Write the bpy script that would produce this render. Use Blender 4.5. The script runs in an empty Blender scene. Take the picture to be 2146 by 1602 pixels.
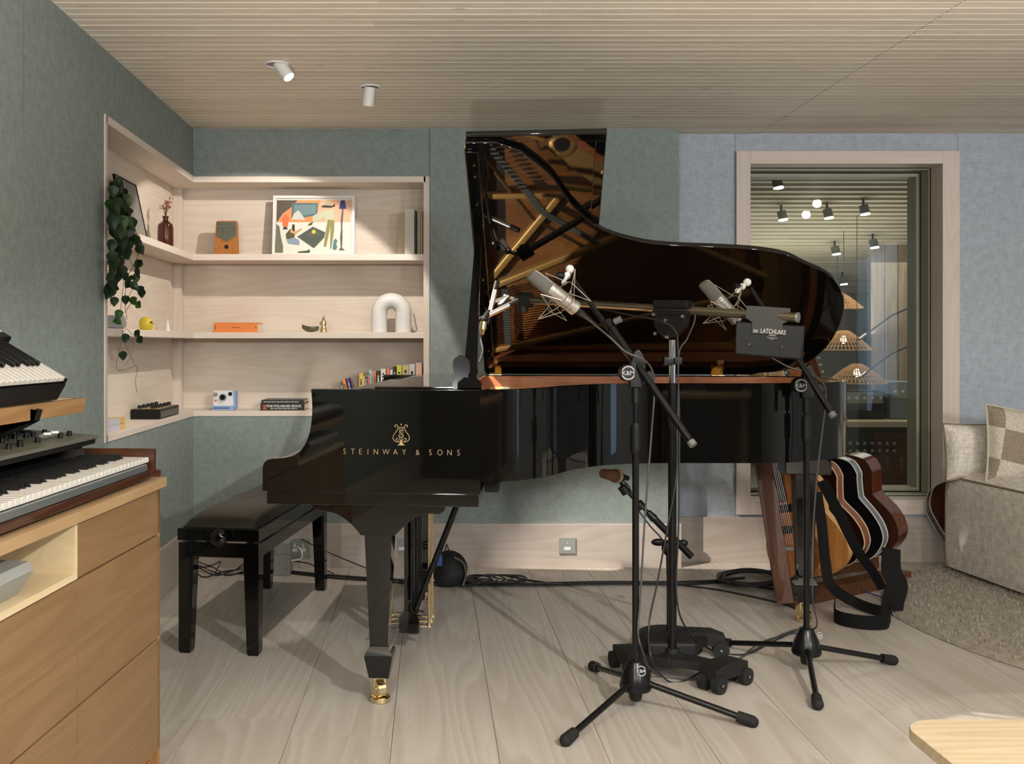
import bpy, bmesh, math, random
from mathutils import Vector, Matrix
rnd = random.Random(7)
F, CX, CY, H = 2100.0, 905.0, 722.0, 1.12      # focal length in frame pixels, vanishing point, camera height
W_, H_ = 2146.0, 1602.0
scene = bpy.context.scene
COL = scene.collection
R = math.radians
def V(*a): return Vector(a)
def P(px, py, D): return Vector(((px-CX)*D/F, D, H-(py-CY)*D/F))
def FL(px, py, z=0.0):
    D = F*(H-z)/(py-CY)
    return Vector(((px-CX)*D/F, D, z))
def PX(px, X_, py):   # point on the plane x = X_
    D = X_*F/(px-CX)
    return Vector((X_, D, H-(py-CY)*D/F))

def frame_to(d, up=Vector((0, 0, 1))):
    d = Vector(d).normalized()
    if abs(d.dot(up)) > .995: up = Vector((0, 1, 0))
    x = up.cross(d).normalized(); y = d.cross(x)
    return Matrix(((x.x, y.x, d.x, 0), (x.y, y.y, d.y, 0), (x.z, y.z, d.z, 0), (0, 0, 0, 1)))
def T(*a): return Matrix.Translation(Vector(a) if len(a) == 3 else a[0])
def RX(a): return Matrix.Rotation(R(a), 4, 'X')
def RY(a): return Matrix.Rotation(R(a), 4, 'Y')
def RZ(a): return Matrix.Rotation(R(a), 4, 'Z')

def catmull(pts, n=8, closed=False):
    pts = [Vector(p) for p in pts]; out = []; N = len(pts)
    rng = N if closed else N-1
    for i in range(rng):
        if closed: p0, p1, p2, p3 = pts[(i-1) % N], pts[i], pts[(i+1) % N], pts[(i+2) % N]
        else:
            p1, p2 = pts[i], pts[i+1]
            p0 = pts[i-1] if i > 0 else p1*2-p2
            p3 = pts[i+2] if i+2 < N else p2*2-p1
        for k in range(n):
            t = k/n
            out.append(.5*((2*p1)+(p2-p0)*t+(2*p0-5*p1+4*p2-p3)*t*t+(3*p1-p0-3*p2+p3)*t**3))
    if not closed: out.append(pts[-1])
    return out
def cat2(pts, n=8, closed=False):
    return [(p.x, p.y) for p in catmull([(a, b, 0) for a, b in pts], n, closed)]

class MB:
    def __init__(s): s.bm = bmesh.new()
    def merge(s, t, M=None):
        if M is not None: bmesh.ops.transform(t, matrix=M, verts=t.verts)
        if M is not None and M.determinant() < 0: bmesh.ops.reverse_faces(t, faces=t.faces)
        vm = {v: s.bm.verts.new(v.co) for v in t.verts}
        for f in t.faces:
            try: s.bm.faces.new([vm[v] for v in f.verts])
            except ValueError: pass
        t.free(); return s
    def box(s, c, d, bev=0.0, M=None, seg=2):
        t = bmesh.new(); bmesh.ops.create_cube(t, size=1)
        for v in t.verts: v.co = Vector((c[0]+v.co.x*d[0], c[1]+v.co.y*d[1], c[2]+v.co.z*d[2]))
        if bev: bmesh.ops.bevel(t, geom=t.edges[:], offset=min(bev, min(d)*.49), segments=seg, profile=.5, affect='EDGES')
        return s.merge(t, M)
    def b2(s, lo, hi, bev=0.0, M=None, seg=2):
        return s.box([(a+b)/2 for a, b in zip(lo, hi)], [abs(b-a) for a, b in zip(lo, hi)], bev, M, seg)
    def cyl(s, p0, p1, r0, r1=None, n=16, M=None, cap=True):
        r1 = r0 if r1 is None else r1
        p0, p1 = Vector(p0), Vector(p1); A = frame_to(p1-p0); L = (p1-p0).length
        t = bmesh.new(); a = []; b = []
        for i in range(n):
            th = 2*math.pi*i/n; c, q = math.cos(th), math.sin(th)
            a.append(t.verts.new(p0+(A @ Vector((c*r0, q*r0, 0)))))
            b.append(t.verts.new(p0+(A @ Vector((c*r1, q*r1, L)))))
        for i in range(n): j = (i+1) % n; t.faces.new((a[i], a[j], b[j], b[i]))
        if cap: t.faces.new(a[::-1]); t.faces.new(b)
        return s.merge(t, M)
    def tube(s, pts, r, n=8, closed=False, M=None, flat=1.0):
        pts = [Vector(p) for p in pts]; N = len(pts)
        if N < 2: return s
        rr = r if isinstance(r, (list, tuple)) else [r]*N
        t = bmesh.new(); rings = []; nrm = None
        for i, p in enumerate(pts):
            if closed: d = pts[(i+1) % N]-pts[i-1]
            else: d = pts[min(i+1, N-1)]-pts[max(i-1, 0)]
            if d.length < 1e-9: d = Vector((0, 0, 1))
            d.normalize()
            if nrm is None:
                u = Vector((0, 0, 1)) if abs(d.z) < .9 else Vector((1, 0, 0))
                nrm = (u-d*u.dot(d)).normalized()
            else:
                nrm = nrm-d*nrm.dot(d)
                nrm = nrm.normalized() if nrm.length > 1e-6 else d.orthogonal().normalized()
            b = d.cross(nrm)
            rings.append([t.verts.new(p+(nrm*math.cos(2*math.pi*k/n)*flat+b*math.sin(2*math.pi*k/n))*rr[i]) for k in range(n)])
        for i in range(N if closed else N-1):
            A, B = rings[i], rings[(i+1) % N]
            for k in range(n): j = (k+1) % n; t.faces.new((A[k], A[j], B[j], B[k]))
        if not closed:
            t.faces.new(rings[0][::-1]); t.faces.new(rings[-1])
        return s.merge(t, M)
    def lathe(s, prof, c=(0, 0, 0), n=24, M=None):
        t = bmesh.new(); rings = []
        for r, z in prof:
            if r < 1e-6: rings.append([t.verts.new((c[0], c[1], c[2]+z))])
            else: rings.append([t.verts.new((c[0]+r*math.cos(2*math.pi*k/n), c[1]+r*math.sin(2*math.pi*k/n), c[2]+z)) for k in range(n)])
        for A, B in zip(rings, rings[1:]):
            for k in range(n):
                j = (k+1) % n
                if len(A) == 1 and len(B) == 1: break
                if len(A) == 1: t.faces.new((A[0], B[j], B[k]))
                elif len(B) == 1: t.faces.new((A[k], A[j], B[0]))
                else: t.faces.new((A[k], A[j], B[j], B[k]))
        if len(rings[0]) > 1: t.faces.new(rings[0][::-1])
        if len(rings[-1]) > 1: t.faces.new(rings[-1])
        return s.merge(t, M)
    def prism(s, poly, z0, z1, M=None, bev=0.0, seg=2):
        t = bmesh.new()
        a = [t.verts.new((x, y, z0)) for x, y in poly]; b = [t.verts.new((x, y, z1)) for x, y in poly]
        n = len(poly)
        f0 = t.faces.new(a[::-1]); f1 = t.faces.new(b)
        for i in range(n): j = (i+1) % n; t.faces.new((a[i], a[j], b[j], b[i]))
        bmesh.ops.recalc_face_normals(t, faces=t.faces[:])
        if bev:
            e = [e for e in t.edges if f1 in e.link_faces or f0 in e.link_faces]
            bmesh.ops.bevel(t, geom=e, offset=bev, segments=seg, profile=.5, affect='EDGES')
        return s.merge(t, M)
    def sphere(s, c, r, n=16, M=None):
        r = r if isinstance(r, (list, tuple)) else (r, r, r)
        t = bmesh.new(); bmesh.ops.create_uvsphere(t, u_segments=n, v_segments=max(6, n*2//3), radius=1)
        for v in t.verts: v.co = Vector((c[0]+v.co.x*r[0], c[1]+v.co.y*r[1], c[2]+v.co.z*r[2]))
        return s.merge(t, M)
    def grid(s, fn, nu, nv, M=None, wrapu=False):
        t = bmesh.new()
        g = [[t.verts.new(fn(i/nu, j/nv)) for j in range(nv+1)] for i in range(nu+(0 if wrapu else 1))]
        for i in range(nu):
            for j in range(nv):
                i2 = (i+1) % len(g) if wrapu else i+1
                t.faces.new((g[i][j], g[i2][j], g[i2][j+1], g[i][j+1]))
        return s.merge(t, M)
    def loft(s, rings, M=None, caps=True):
        t = bmesh.new(); rg = [[t.verts.new(p) for p in r] for r in rings]; n = len(rg[0])
        for A, B in zip(rg, rg[1:]):
            for k in range(n): j = (k+1) % n; t.faces.new((A[k], A[j], B[j], B[k]))
        if caps: t.faces.new(rg[0][::-1]); t.faces.new(rg[-1])
        bmesh.ops.recalc_face_normals(t, faces=t.faces[:])
        return s.merge(t, M)
    def quad(s, *p, M=None):
        t = bmesh.new(); t.faces.new([t.verts.new(q) for q in p]); return s.merge(t, M)
    def slab(s, p0, p1, w, th, M=None, up=Vector((0, 0, 1)), bev=0.0):
        """a bar from p0 to p1, w wide (across), th thick (along up)"""
        p0, p1 = Vector(p0), Vector(p1); A = frame_to(p1-p0, up); L = (p1-p0).length
        MM = T(p0) @ A
        return s.box((0, 0, L/2), (w, th, L), bev, (M @ MM) if M is not None else MM)

def root_of(o):
    while o.parent: o = o.parent
    return o
def finish(mb, name, mat, ang=38):
    bm = mb.bm; bm.normal_update()
    for f in bm.faces: f.smooth = True
    c = math.cos(R(ang))
    for e in bm.edges:
        if len(e.link_faces) == 2:
            if e.link_faces[0].normal.dot(e.link_faces[1].normal) < c: e.smooth = False
        else: e.smooth = False
    me = bpy.data.meshes.new(name); bm.to_mesh(me); bm.free()
    for m in (mat if isinstance(mat, (list, tuple)) else [mat]): me.materials.append(m)
    return me
def obj(name, mb, mat, parent=None, label=None, world=True, ang=38):
    me = finish(mb, name, mat, ang)
    o = bpy.data.objects.new(name, me); COL.objects.link(o)
    if len(me.polygons) < 20000:
        w_ = o.modifiers.new('even_normals', 'WEIGHTED_NORMAL'); w_.keep_sharp = True; w_.weight = 80
    if parent is not None:
        if world: me.transform(root_of(parent).matrix_basis.inverted())
        o.parent = parent
    if label: o['label'] = label
    return o
def tag(o, label, cat, group=None, kind=None):
    o['label'] = label; o['category'] = cat
    if group: o['group'] = group
    if kind: o['kind'] = kind
    return o
def single(name, mb, mat, label, cat, loc=None, group=None, kind=None, ang=38):
    """a thing that is one mesh, built in world space; its origin goes to loc"""
    o = obj(name, mb, mat, ang=ang)
    if loc is not None:
        loc = Vector(loc); o.data.transform(Matrix.Translation(-loc)); o.location = loc
    return tag(o, label, cat, group, kind)
def thing(name, label, cat, loc=(0, 0, 0), rz=0.0, group=None):
    o = bpy.data.objects.new(name, None); COL.objects.link(o)
    o.empty_display_size = .05
    o.location = loc; o.rotation_euler = (0, 0, rz)
    o.matrix_basis = Matrix.Translation(Vector(loc)) @ Matrix.Rotation(rz, 4, 'Z')
    return tag(o, label, cat, group)
def struct(name, mb, mat, parent=None, label=None, ang=38):
    o = obj(name, mb, mat, parent, ang=ang)
    if parent is None: o['kind'] = 'structure'
    if label: o['label'] = label
    return o
def copy_tree(o, parent=None):
    c = o.copy(); COL.objects.link(c); c.parent = parent
    for ch in [x for x in bpy.data.objects if x.parent == o]: copy_tree(ch, c)
    return c

# ---------------------------------------------------------------- materials
def lin(c):
    return tuple((x/12.92 if x <= .04045 else ((x+.055)/1.055)**2.4) for x in c)
def S(r, g, b): return lin((r/255, g/255, b/255))
def newmat(name):
    m = bpy.data.materials.new(name); m.use_nodes = True
    nt = m.node_tree; return m, nt, nt.nodes['Principled BSDF']
def setc(sock, c): sock.default_value = (c[0], c[1], c[2], 1)
def mat(name, c, rough=.5, metal=0.0, ior=1.5, coat=0.0, bump=0.0, bscale=200.0, var=0.0, vscale=4.0, trans=0.0, sheen=0.0, emit=None, es=1.0, spec=.5):
    m, nt, b = newmat(name); N = nt.nodes; L = nt.links
    setc(b.inputs['Base Color'], c); b.inputs['Roughness'].default_value = rough
    b.inputs['Metallic'].default_value = metal; b.inputs['IOR'].default_value = ior
    b.inputs['Coat Weight'].default_value = coat; b.inputs['Coat Roughness'].default_value = .03
    b.inputs['Specular IOR Level'].default_value = spec
    b.inputs['Transmission Weight'].default_value = trans; b.inputs['Sheen Weight'].default_value = sheen
    if emit: setc(b.inputs['Emission Color'], emit); b.inputs['Emission Strength'].default_value = es
    tc = None
    if bump or var: tc = N.new('ShaderNodeTexCoord')
    if bump:
        n = N.new('ShaderNodeTexNoise'); n.inputs['Scale'].default_value = bscale; n.inputs['Detail'].default_value = 3
        L.new(tc.outputs['Object'], n.inputs['Vector'])
        bp = N.new('ShaderNodeBump'); bp.inputs['Strength'].default_value = bump; bp.inputs['Distance'].default_value = .002
        L.new(n.outputs['Fac'], bp.inputs['Height']); L.new(bp.outputs['Normal'], b.inputs['Normal'])
    if var:
        n = N.new('ShaderNodeTexNoise'); n.inputs['Scale'].default_value = vscale; n.inputs['Detail'].default_value = 4
        L.new(tc.outputs['Object'], n.inputs['Vector'])
        mx = N.new('ShaderNodeMix'); mx.data_type = 'RGBA'
        mx.inputs[6].default_value = tuple(max(0, x*(1-var)) for x in c)+(1,)
        mx.inputs[7].default_value = tuple(min(1, x*(1+var)) for x in c)+(1,)
        L.new(n.outputs['Fac'], mx.inputs[0]); L.new(mx.outputs[2], b.inputs['Base Color'])
    return m
def wood(name, c1, c2, axis='x', scale=1.0, rough=.45, contrast=1.0, cells=None, cellvar=.08, ring=26.0, knots=0.0, coat=0.0, fine=.35, ior=1.45):
    """long-grained timber; cells=(axis, pitch, offset, length) gives each board its own tone and figure"""
    m, nt, b = newmat(name); N = nt.nodes; L = nt.links
    b.inputs['Roughness'].default_value = rough; b.inputs['Coat Weight'].default_value = coat; b.inputs['IOR'].default_value = ior
    tc = N.new('ShaderNodeTexCoord'); vec = tc.outputs['Object']
    rv = None
    if cells:
        ax, pitch, off = cells[:3]
        sp = N.new('ShaderNodeSeparateXYZ'); L.new(vec, sp.inputs[0])
        def mth(op, a, bb=None):
            q = N.new('ShaderNodeMath'); q.operation = op
            if hasattr(a, 'node'): L.new(a, q.inputs[0])
            else: q.inputs[0].default_value = a
            if bb is not None:
                if hasattr(bb, 'node'): L.new(bb, q.inputs[1])
                else: q.inputs[1].default_value = bb
            return q.outputs[0]
        idx = mth('FLOOR', mth('DIVIDE', mth('SUBTRACT', sp.outputs['XYZ'.index(ax.upper())], off), pitch))
        if len(cells) > 3:
            la, ln = cells[3], cells[4]
            wn0 = N.new('ShaderNodeTexWhiteNoise'); wn0.noise_dimensions = '1D'; L.new(idx, wn0.inputs['W'])
            sh = mth('MULTIPLY', wn0.outputs['Value'], ln)
            id2 = mth('FLOOR', mth('DIVIDE', mth('ADD', sp.outputs['XYZ'.index(la.upper())], sh), ln))
            idx = mth('ADD', idx, mth('MULTIPLY', id2, 37.3))
        wn = N.new('ShaderNodeTexWhiteNoise'); wn.noise_dimensions = '1D'; L.new(idx, wn.inputs['W'])
        rv = wn.outputs['Value']
        cb = N.new('ShaderNodeVectorMath'); cb.operation = 'SCALE'; L.new(wn.outputs['Color'], cb.inputs[0]); cb.inputs['Scale'].default_value = 40
        ad = N.new('ShaderNodeVectorMath'); ad.operation = 'ADD'; L.new(vec, ad.inputs[0]); L.new(cb.outputs[0], ad.inputs[1])
        vec = ad.outputs[0]
    mp = N.new('ShaderNodeMapping')
    lo, hi = .55*scale, 7.0*scale
    mp.inputs['Scale'].default_value = {'x': (lo, hi, hi), 'y': (hi, lo, hi), 'z': (hi, hi, lo)}[axis]
    L.new(vec, mp.inputs['Vector'])
    n1 = N.new('ShaderNodeTexNoise'); n1.inputs['Scale'].default_value = 1; n1.inputs['Detail'].default_value = 1.5; n1.inputs['Roughness'].default_value = .4
    L.new(mp.outputs[0], n1.inputs['Vector'])
    mu = N.new('ShaderNodeMath'); mu.operation = 'MULTIPLY'; mu.inputs[1].default_value = ring; L.new(n1.outputs['Fac'], mu.inputs[0])
    pp = N.new('ShaderNodeMath'); pp.operation = 'FRACT'; L.new(mu.outputs[0], pp.inputs[0])
    cr = N.new('ShaderNodeValToRGB'); cr.color_ramp.elements[0].position = 0; cr.color_ramp.elements[1].position = 1
    cr.color_ramp.elements[0].color = (0, 0, 0, 1); cr.color_ramp.elements[1].color = (.3, .3, .3, 1)
    e = cr.color_ramp.elements.new(.82); e.color = (1, 1, 1, 1)
    L.new(pp.outputs[0], cr.inputs[0])
    mp2 = N.new('ShaderNodeMapping')
    lo2, hi2 = 3*scale, 160*scale
    mp2.inputs['Scale'].default_value = {'x': (lo2, hi2, hi2), 'y': (hi2, lo2, hi2), 'z': (hi2, hi2, lo2)}[axis]
    L.new(vec, mp2.inputs['Vector'])
    n2 = N.new('ShaderNodeTexNoise'); n2.inputs['Scale'].default_value = 1; n2.inputs['Detail'].default_value = 2
    L.new(mp2.outputs[0], n2.inputs['Vector'])
    m1 = N.new('ShaderNodeMix'); m1.data_type = 'FLOAT'; m1.inputs[0].default_value = fine
    L.new(cr.outputs[0], m1.inputs[2]); L.new(n2.outputs['Fac'], m1.inputs[3])
    mc = N.new('ShaderNodeMix'); mc.data_type = 'RGBA'; setm = mc.inputs
    mid = tuple((a+d)/2 for a, d in zip(c1, c2))
    ca = tuple(mi+(a-mi)*contrast for a, mi in zip(c1, mid)); cb_ = tuple(mi+(a-mi)*contrast for a, mi in zip(c2, mid))
    setm[6].default_value = (*ca, 1); setm[7].default_value = (*cb_, 1)
    L.new(m1.outputs[0], mc.inputs[0]); col = mc.outputs[2]
    if rv is not None:
        mr = N.new('ShaderNodeMapRange'); mr.inputs['To Min'].default_value = 1-cellvar; mr.inputs['To Max'].default_value = 1+cellvar
        L.new(rv, mr.inputs['Value'])
        vm = N.new('ShaderNodeVectorMath'); vm.operation = 'SCALE'; L.new(col, vm.inputs[0]); L.new(mr.outputs[0], vm.inputs['Scale']); col = vm.outputs[0]
    if knots:
        mk = N.new('ShaderNodeMapping'); k1, k2 = 1.1, 5.0
        mk.inputs['Scale'].default_value = {'x': (k1*1.6, k2, k2), 'y': (k2, k1*1.6, k2), 'z': (k2, k2, k1*1.6)}[axis]
        L.new(vec, mk.inputs['Vector'])
        vo = N.new('ShaderNodeTexVoronoi'); vo.inputs['Scale'].default_value = 1.6; L.new(mk.outputs[0], vo.inputs['Vector'])
        kr = N.new('ShaderNodeMapRange'); kr.inputs['From Min'].default_value = .03; kr.inputs['From Max'].default_value = .085
        kr.inputs['To Min'].default_value = knots; kr.inputs['To Max'].default_value = 0
        L.new(vo.outputs['Distance'], kr.inputs['Value'])
        km = N.new('ShaderNodeMix'); km.data_type = 'RGBA'; L.new(kr.outputs[0], km.inputs[0]); L.new(col, km.inputs[6])
        km.inputs[7].default_value = (c2[0]*.35, c2[1]*.3, c2[2]*.25, 1); col = km.outputs[2]
    L.new(col, b.inputs['Base Color'])
    return m
def fabric(name, c, var=.12, sc=900.0, bump=.25, rough=.95, blotch=.06):
    """woven cloth: crossed threads"""
    m, nt, b = newmat(name); N = nt.nodes; L = nt.links
    b.inputs['Roughness'].default_value = rough; b.inputs['Specular IOR Level'].default_value = .15
    tc = N.new('ShaderNodeTexCoord'); fac = []
    for ax in ((sc, sc*.12, sc*.12), (sc*.12, sc, sc*.12), (sc*.12, sc*.12, sc)):
        mp = N.new('ShaderNodeMapping'); mp.inputs['Scale'].default_value = tuple(a*.25 for a in ax); L.new(tc.outputs['Object'], mp.inputs[0])
        n = N.new('ShaderNodeTexNoise'); n.inputs['Scale'].default_value = 1; n.inputs['Detail'].default_value = 2; L.new(mp.outputs[0], n.inputs['Vector'])
        fac.append(n.outputs['Fac'])
    a = N.new('ShaderNodeMath'); a.operation = 'ADD'; L.new(fac[0], a.inputs[0]); L.new(fac[1], a.inputs[1])
    a2 = N.new('ShaderNodeMath'); a2.operation = 'ADD'; L.new(a.outputs[0], a2.inputs[0]); L.new(fac[2], a2.inputs[1])
    big = N.new('ShaderNodeTexNoise'); big.inputs['Scale'].default_value = 2.2; L.new(tc.outputs['Object'], big.inputs['Vector'])
    mr = N.new('ShaderNodeMapRange'); mr.inputs['From Min'].default_value = 1.15; mr.inputs['From Max'].default_value = 1.85
    mr.inputs['To Min'].default_value = 1-var; mr.inputs['To Max'].default_value = 1+var; L.new(a2.outputs[0], mr.inputs['Value'])
    mb_ = N.new('ShaderNodeMapRange'); mb_.inputs['To Min'].default_value = 1-blotch; mb_.inputs['To Max'].default_value = 1+blotch; L.new(big.outputs['Fac'], mb_.inputs['Value'])
    mm = N.new('ShaderNodeMath'); mm.operation = 'MULTIPLY'; L.new(mr.outputs[0], mm.inputs[0]); L.new(mb_.outputs[0], mm.inputs[1])
    vm = N.new('ShaderNodeVectorMath'); vm.operation = 'SCALE'; vm.inputs[0].default_value = c; L.new(mm.outputs[0], vm.inputs['Scale'])
    L.new(vm.outputs[0], b.inputs['Base Color'])
    bp = N.new('ShaderNodeBump'); bp.inputs['Strength'].default_value = bump; bp.inputs['Distance'].default_value = .002
    L.new(a2.outputs[0], bp.inputs['Height']); L.new(bp.outputs['Normal'], b.inputs['Normal'])
    return m

M = {}
M['floor'] = wood('pale_floor_boards', S(190, 184, 175), S(172, 163, 151), 'y', .8, .38, 1.5, ('x', .295, .182, 'y', 3.1), .035, 14, .2, fine=.5)
M['ceil'] = wood('pine_slats', S(238, 229, 214), S(224, 210, 190), 'x', .9, .55, .8, ('y', .056, 0, 'x', 2.9), .09, 14, .55)
M['ply'] = wood('pale_birch_plywood', S(224, 214, 202), S(210, 197, 181), 'x', .9, .5, .9, ring=12, fine=.4)
M['ply_edge'] = wood('pale_shelf_edge', S(232, 222, 212), S(220, 208, 195), 'x', 1, .5, .6, ring=10, fine=.6)
M['ash'] = wood('whitewashed_pine_frame', S(222, 211, 202), S(207, 193, 182), 'z', .8, .5, .8, ring=14, fine=.5)
M['base'] = wood('pale_ply_baseboard', S(194, 185, 177), S(176, 163, 153), 'x', .7, .5, .8, ring=14, fine=.35)
M['teal'] = fabric('teal_grey_wall_cloth', S(138, 149, 146), .13)
M['grey'] = fabric('light_grey_wall_cloth', S(174, 183, 193), .13)
M['oak'] = wood('oak_veneer', S(148, 119, 84), S(114, 86, 56), 'y', 1.3, .45, .9, ring=9, fine=.72)
M['oak_top'] = wood('oak_worktop', S(178, 150, 114), S(158, 128, 92), 'y', 1.0, .4, .7, ring=12, fine=.5)
M['rose'] = wood('rosewood_case', S(82, 50, 33), S(52, 30, 20), 'y', 1.2, .25, 1, ring=12, coat=.4)
M['rosex'] = wood('rosewood_case_end', S(82, 50, 33), S(52, 30, 20), 'x', 1.2, .25, 1, ring=12, coat=.4)
M['gloss'] = mat('black_polyester_gloss', (.003, .0028, .0026), .03, ior=1.5)
M['ebony'] = mat('black_lacquered_stick', (.003, .003, .003), .12, ior=1.22)
M['gloss_lid'] = mat('black_mirror_lacquer', (.003, .0028, .0026), .03, ior=1.58)
M['black'] = mat('black_plastic', (.006, .006, .006), .42, bump=.05, spec=.25)
M['blackm'] = mat('matt_black_paint', (.009, .009, .0085), .6, bump=.1, bscale=400, spec=.3)
M['blacks'] = mat('satin_black_steel', (.005, .005, .005), .24, spec=.32)
M['rubber'] = mat('black_rubber', (.012, .012, .012), .75, spec=.3)
M['leather'] = mat('black_leather', (.022, .019, .016), .38, bump=.25, bscale=260)
M['brass'] = mat('polished_brass', (.78, .64, .38), .2, 1.0)
M['brassd'] = mat('dull_brass', (.55, .40, .19), .35, 1.0)
M['gold'] = mat('gold_iron_plate', (.70, .42, .13), .36, .45, bump=.05, bscale=500)
M['sound'] = wood('varnished_soundboard', S(214, 150, 84), S(180, 112, 56), 'x', 1.4, .3, .8, ring=20, coat=.5)
M['mahog'] = wood('inner_rim_mahogany', S(176, 112, 74), S(142, 86, 54), 'x', 1.2, .22, .8, ring=14, coat=.5)
M['chrome'] = mat('chrome', (.75, .76, .78), .12, 1.0)
M['steel'] = mat('brushed_nickel', (.56, .54, .50), .3, 1.0)
M['micnk'] = mat('satin_nickel_microphone', (.46, .43, .38), .36, .85)
M['mesh'] = mat('microphone_grille', (.22, .21, .185), .5, .7, bump=1, bscale=1500)
M['white'] = mat('white_plastic', S(226, 226, 224), .4)
M['whitem'] = mat('white_paint', S(228, 226, 222), .55)
M['ivory'] = mat('white_key_plastic', S(212, 208, 202), .3)
M['grey_pl'] = mat('grey_metal_box', S(146, 150, 146), .4)
M['cable'] = mat('black_cable', (.012, .012, .013), .5)
M['cableg'] = mat('dark_grey_cable', (.05, .048, .045), .5)
# ---------------------------------------------------------------- room shell
YB, YR, XL, ZC = 5.04, 5.16, -1.20, 2.204       # back wall left part, back wall right part, left wall, ceiling
XS = (1423-CX)*YB/F
XE, YN = 4.2, -2.2                              # far right wall and the wall behind the camera
o = MB()
x0 = .182-.295*8
i = 0
while x0+.295*i < XE:
    xa = x0+.295*i; o.b2((xa+.0006, YN-.1, -.03), (xa+.295-.0006, YR+.05, 0), .0009, seg=1); i += 1
struct('floor', o, M['floor'])
struct('trim_1', MB().b2((XL-1.2, YN-.1, -.06), (XE, YR+.1, -.031)), mat('dark_floor_gap', (.03, .025, .02), .9), label='dark gap under the floor boards')
o = MB(); y = YN
XJ = 1.68
while y < YR+.1:
    yb = y+.056
    o.b2((-2.2, y+.0022, ZC), (XJ-.003, yb-.0022, ZC+.014), .0015, seg=1)
    o.b2((XJ+.003, y+.0022, ZC+.002), (XE, yb-.0022, ZC+.016), .0015, seg=1)
    y = yb
struct('ceiling', o, M['ceil'])
struct('trim_2', MB().b2((-2.2, YN, ZC+.017), (XE, YR+.1, ZC+.05)), mat('dark_ceiling_gap', (.06, .045, .03), .9), label='dark backing seen between the ceiling slats')

# niche dimensions
NZ0, NZ1 = .758, 1.965
NX1 = (900-CX)*YB/F
NYN = XL*F/(218-CX)          # near end of the niche on the left wall
NDB, NDL = YB+.235, XL-.15
# left wall (with the niche opening)
o = MB(); yj = XL*F/(45-CX)
o.b2((XL-.1, yj, 0), (XL, NYN, ZC+.01)); o.b2((XL-.1, NYN, 0), (XL, YB+.2, NZ0)); o.b2((XL-.1, NYN, NZ1), (XL, YB+.2, ZC+.01))
struct('wall_left', o, M['teal'])
o = MB(); o.b2((XL-.1, YN, 0), (XL+.006, yj-.004, ZC+.01))
struct('wall_left_panel', o, M['teal'])
# back wall, split into cloth panels with thin seams
xs = (900-CX)*YB/F
o = MB()
o.b2((XL, YB, 0), (xs-.001, YB+.1, NZ0)); o.b2((XL, YB, NZ1), (xs-.001, YB+.1, ZC+.01))
o.b2((xs+.001, YB, 0), (XS, YB+.13, ZC+.01), .003)
struct('wall_back', o, M['teal'])
# window numbers
WX0, WX1 = (1541-CX)*YR/F, (2007-CX)*YR/F
WZ0, WZ1 = H-(1078-CY)*YR/F, H-(318-CY)*YR/F
fw = .072
IX0, IX1, IZ0, IZ1 = WX0+fw, WX1-.088, WZ0+.078, WZ1-.066
o = MB()
o.b2((XS-.02, YR, 0), (WX0-.002, YR+.12, ZC+.01)); o.b2((WX1+.002, YR, 0), (XE, YR+.12, ZC+.01))
o.b2((WX0, YR, 0), (WX1, YR+.12, IZ0-.034)); o.b2((WX0, YR, IZ1+.034), (WX1, YR+.12, ZC+.01))
o.b2((WX0, YR, IZ0-.034), (IX0-.034, YR+.12, IZ1+.034)); o.b2((IX1+.034, YR, IZ0-.034), (WX1, YR+.12, IZ1+.034))
struct('wall_back_right', o, M['grey'])
struct('wall_right', MB().b2((XE, YN, 0), (XE+.1, YR+.1, ZC+.05)), M['grey'])
# wall behind the camera: dark acoustic cloth with a bright side window (seen only in the piano's gloss)
o = MB(); o.b2((XL-.3, YN-.1, 0), (XE, YN, ZC+.05))
struct('wall_front', o, mat('dark_wall_cloth', S(58, 60, 60), .9))
# baseboards
o = MB(); o.b2((XL+.012, YB-.018, 0), (XS+.008, YB, .218), .002)
struct('baseboard_back', o, M['base'])
o = MB(); o.b2((XS+.008, YR-.018, 0), (XE, YR, .232), .002)
struct('baseboard_right', o, M['base'])
o = MB(); o.b2((XL, YN, 0), (XL+.015, YB, .218), .002)
struct('baseboard_left', o, wood('pale_ply_baseboard_side', S(194, 185, 177), S(176, 163, 153), 'y', .7, .5, .8, ring=14, fine=.35))

# ---------------------------------------------------------------- built-in corner shelving (one fitted unit)
sh = thing('corner_shelving', 'pale plywood shelving recessed into the corner of the teal walls', 'shelving', (NDL, NDB, 0))
pl = M['ply']
ply_y = wood('pale_birch_plywood_side', S(224, 214, 202), S(210, 197, 181), 'y', .9, .5, .9, ring=12, fine=.4)
o = MB(); o.b2((NDL, NDB, NZ0), (NX1, NDB+.012, NZ1)); obj('back_panel', o, pl, sh)
o = MB(); o.b2((NDL-.012, NYN, NZ0), (NDL, NDB, NZ1)); obj('side_panel', o, ply_y, sh)
def shelfL(z0, z1, name, over=.002, m=M['ply_edge']):
    o = MB()
    o.prism([(NDL, NYN+.02), (XL+over, NYN+.02), (XL+over, YB-over), (NX1-.02, YB-over), (NX1-.02, NDB), (NDL, NDB)], z0, z1, bev=.0015, seg=1)
    return obj(name, o, m, sh)
SHT = (1.574, 1.18, .784)
shelfL(1.542, 1.574, 'shelf'); shelfL(1.15, 1.18, 'shelf')
shelfL(NZ0, .784, 'bottom_board', .004); shelfL(NZ1-.03, NZ1, 'top_board', .004)
o = MB(); o.b2((NX1-.03, YB-.004, NZ0), (NX1, NDB, NZ1), .0015, seg=1); obj('end_board', o, M['ash'], sh)
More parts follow.
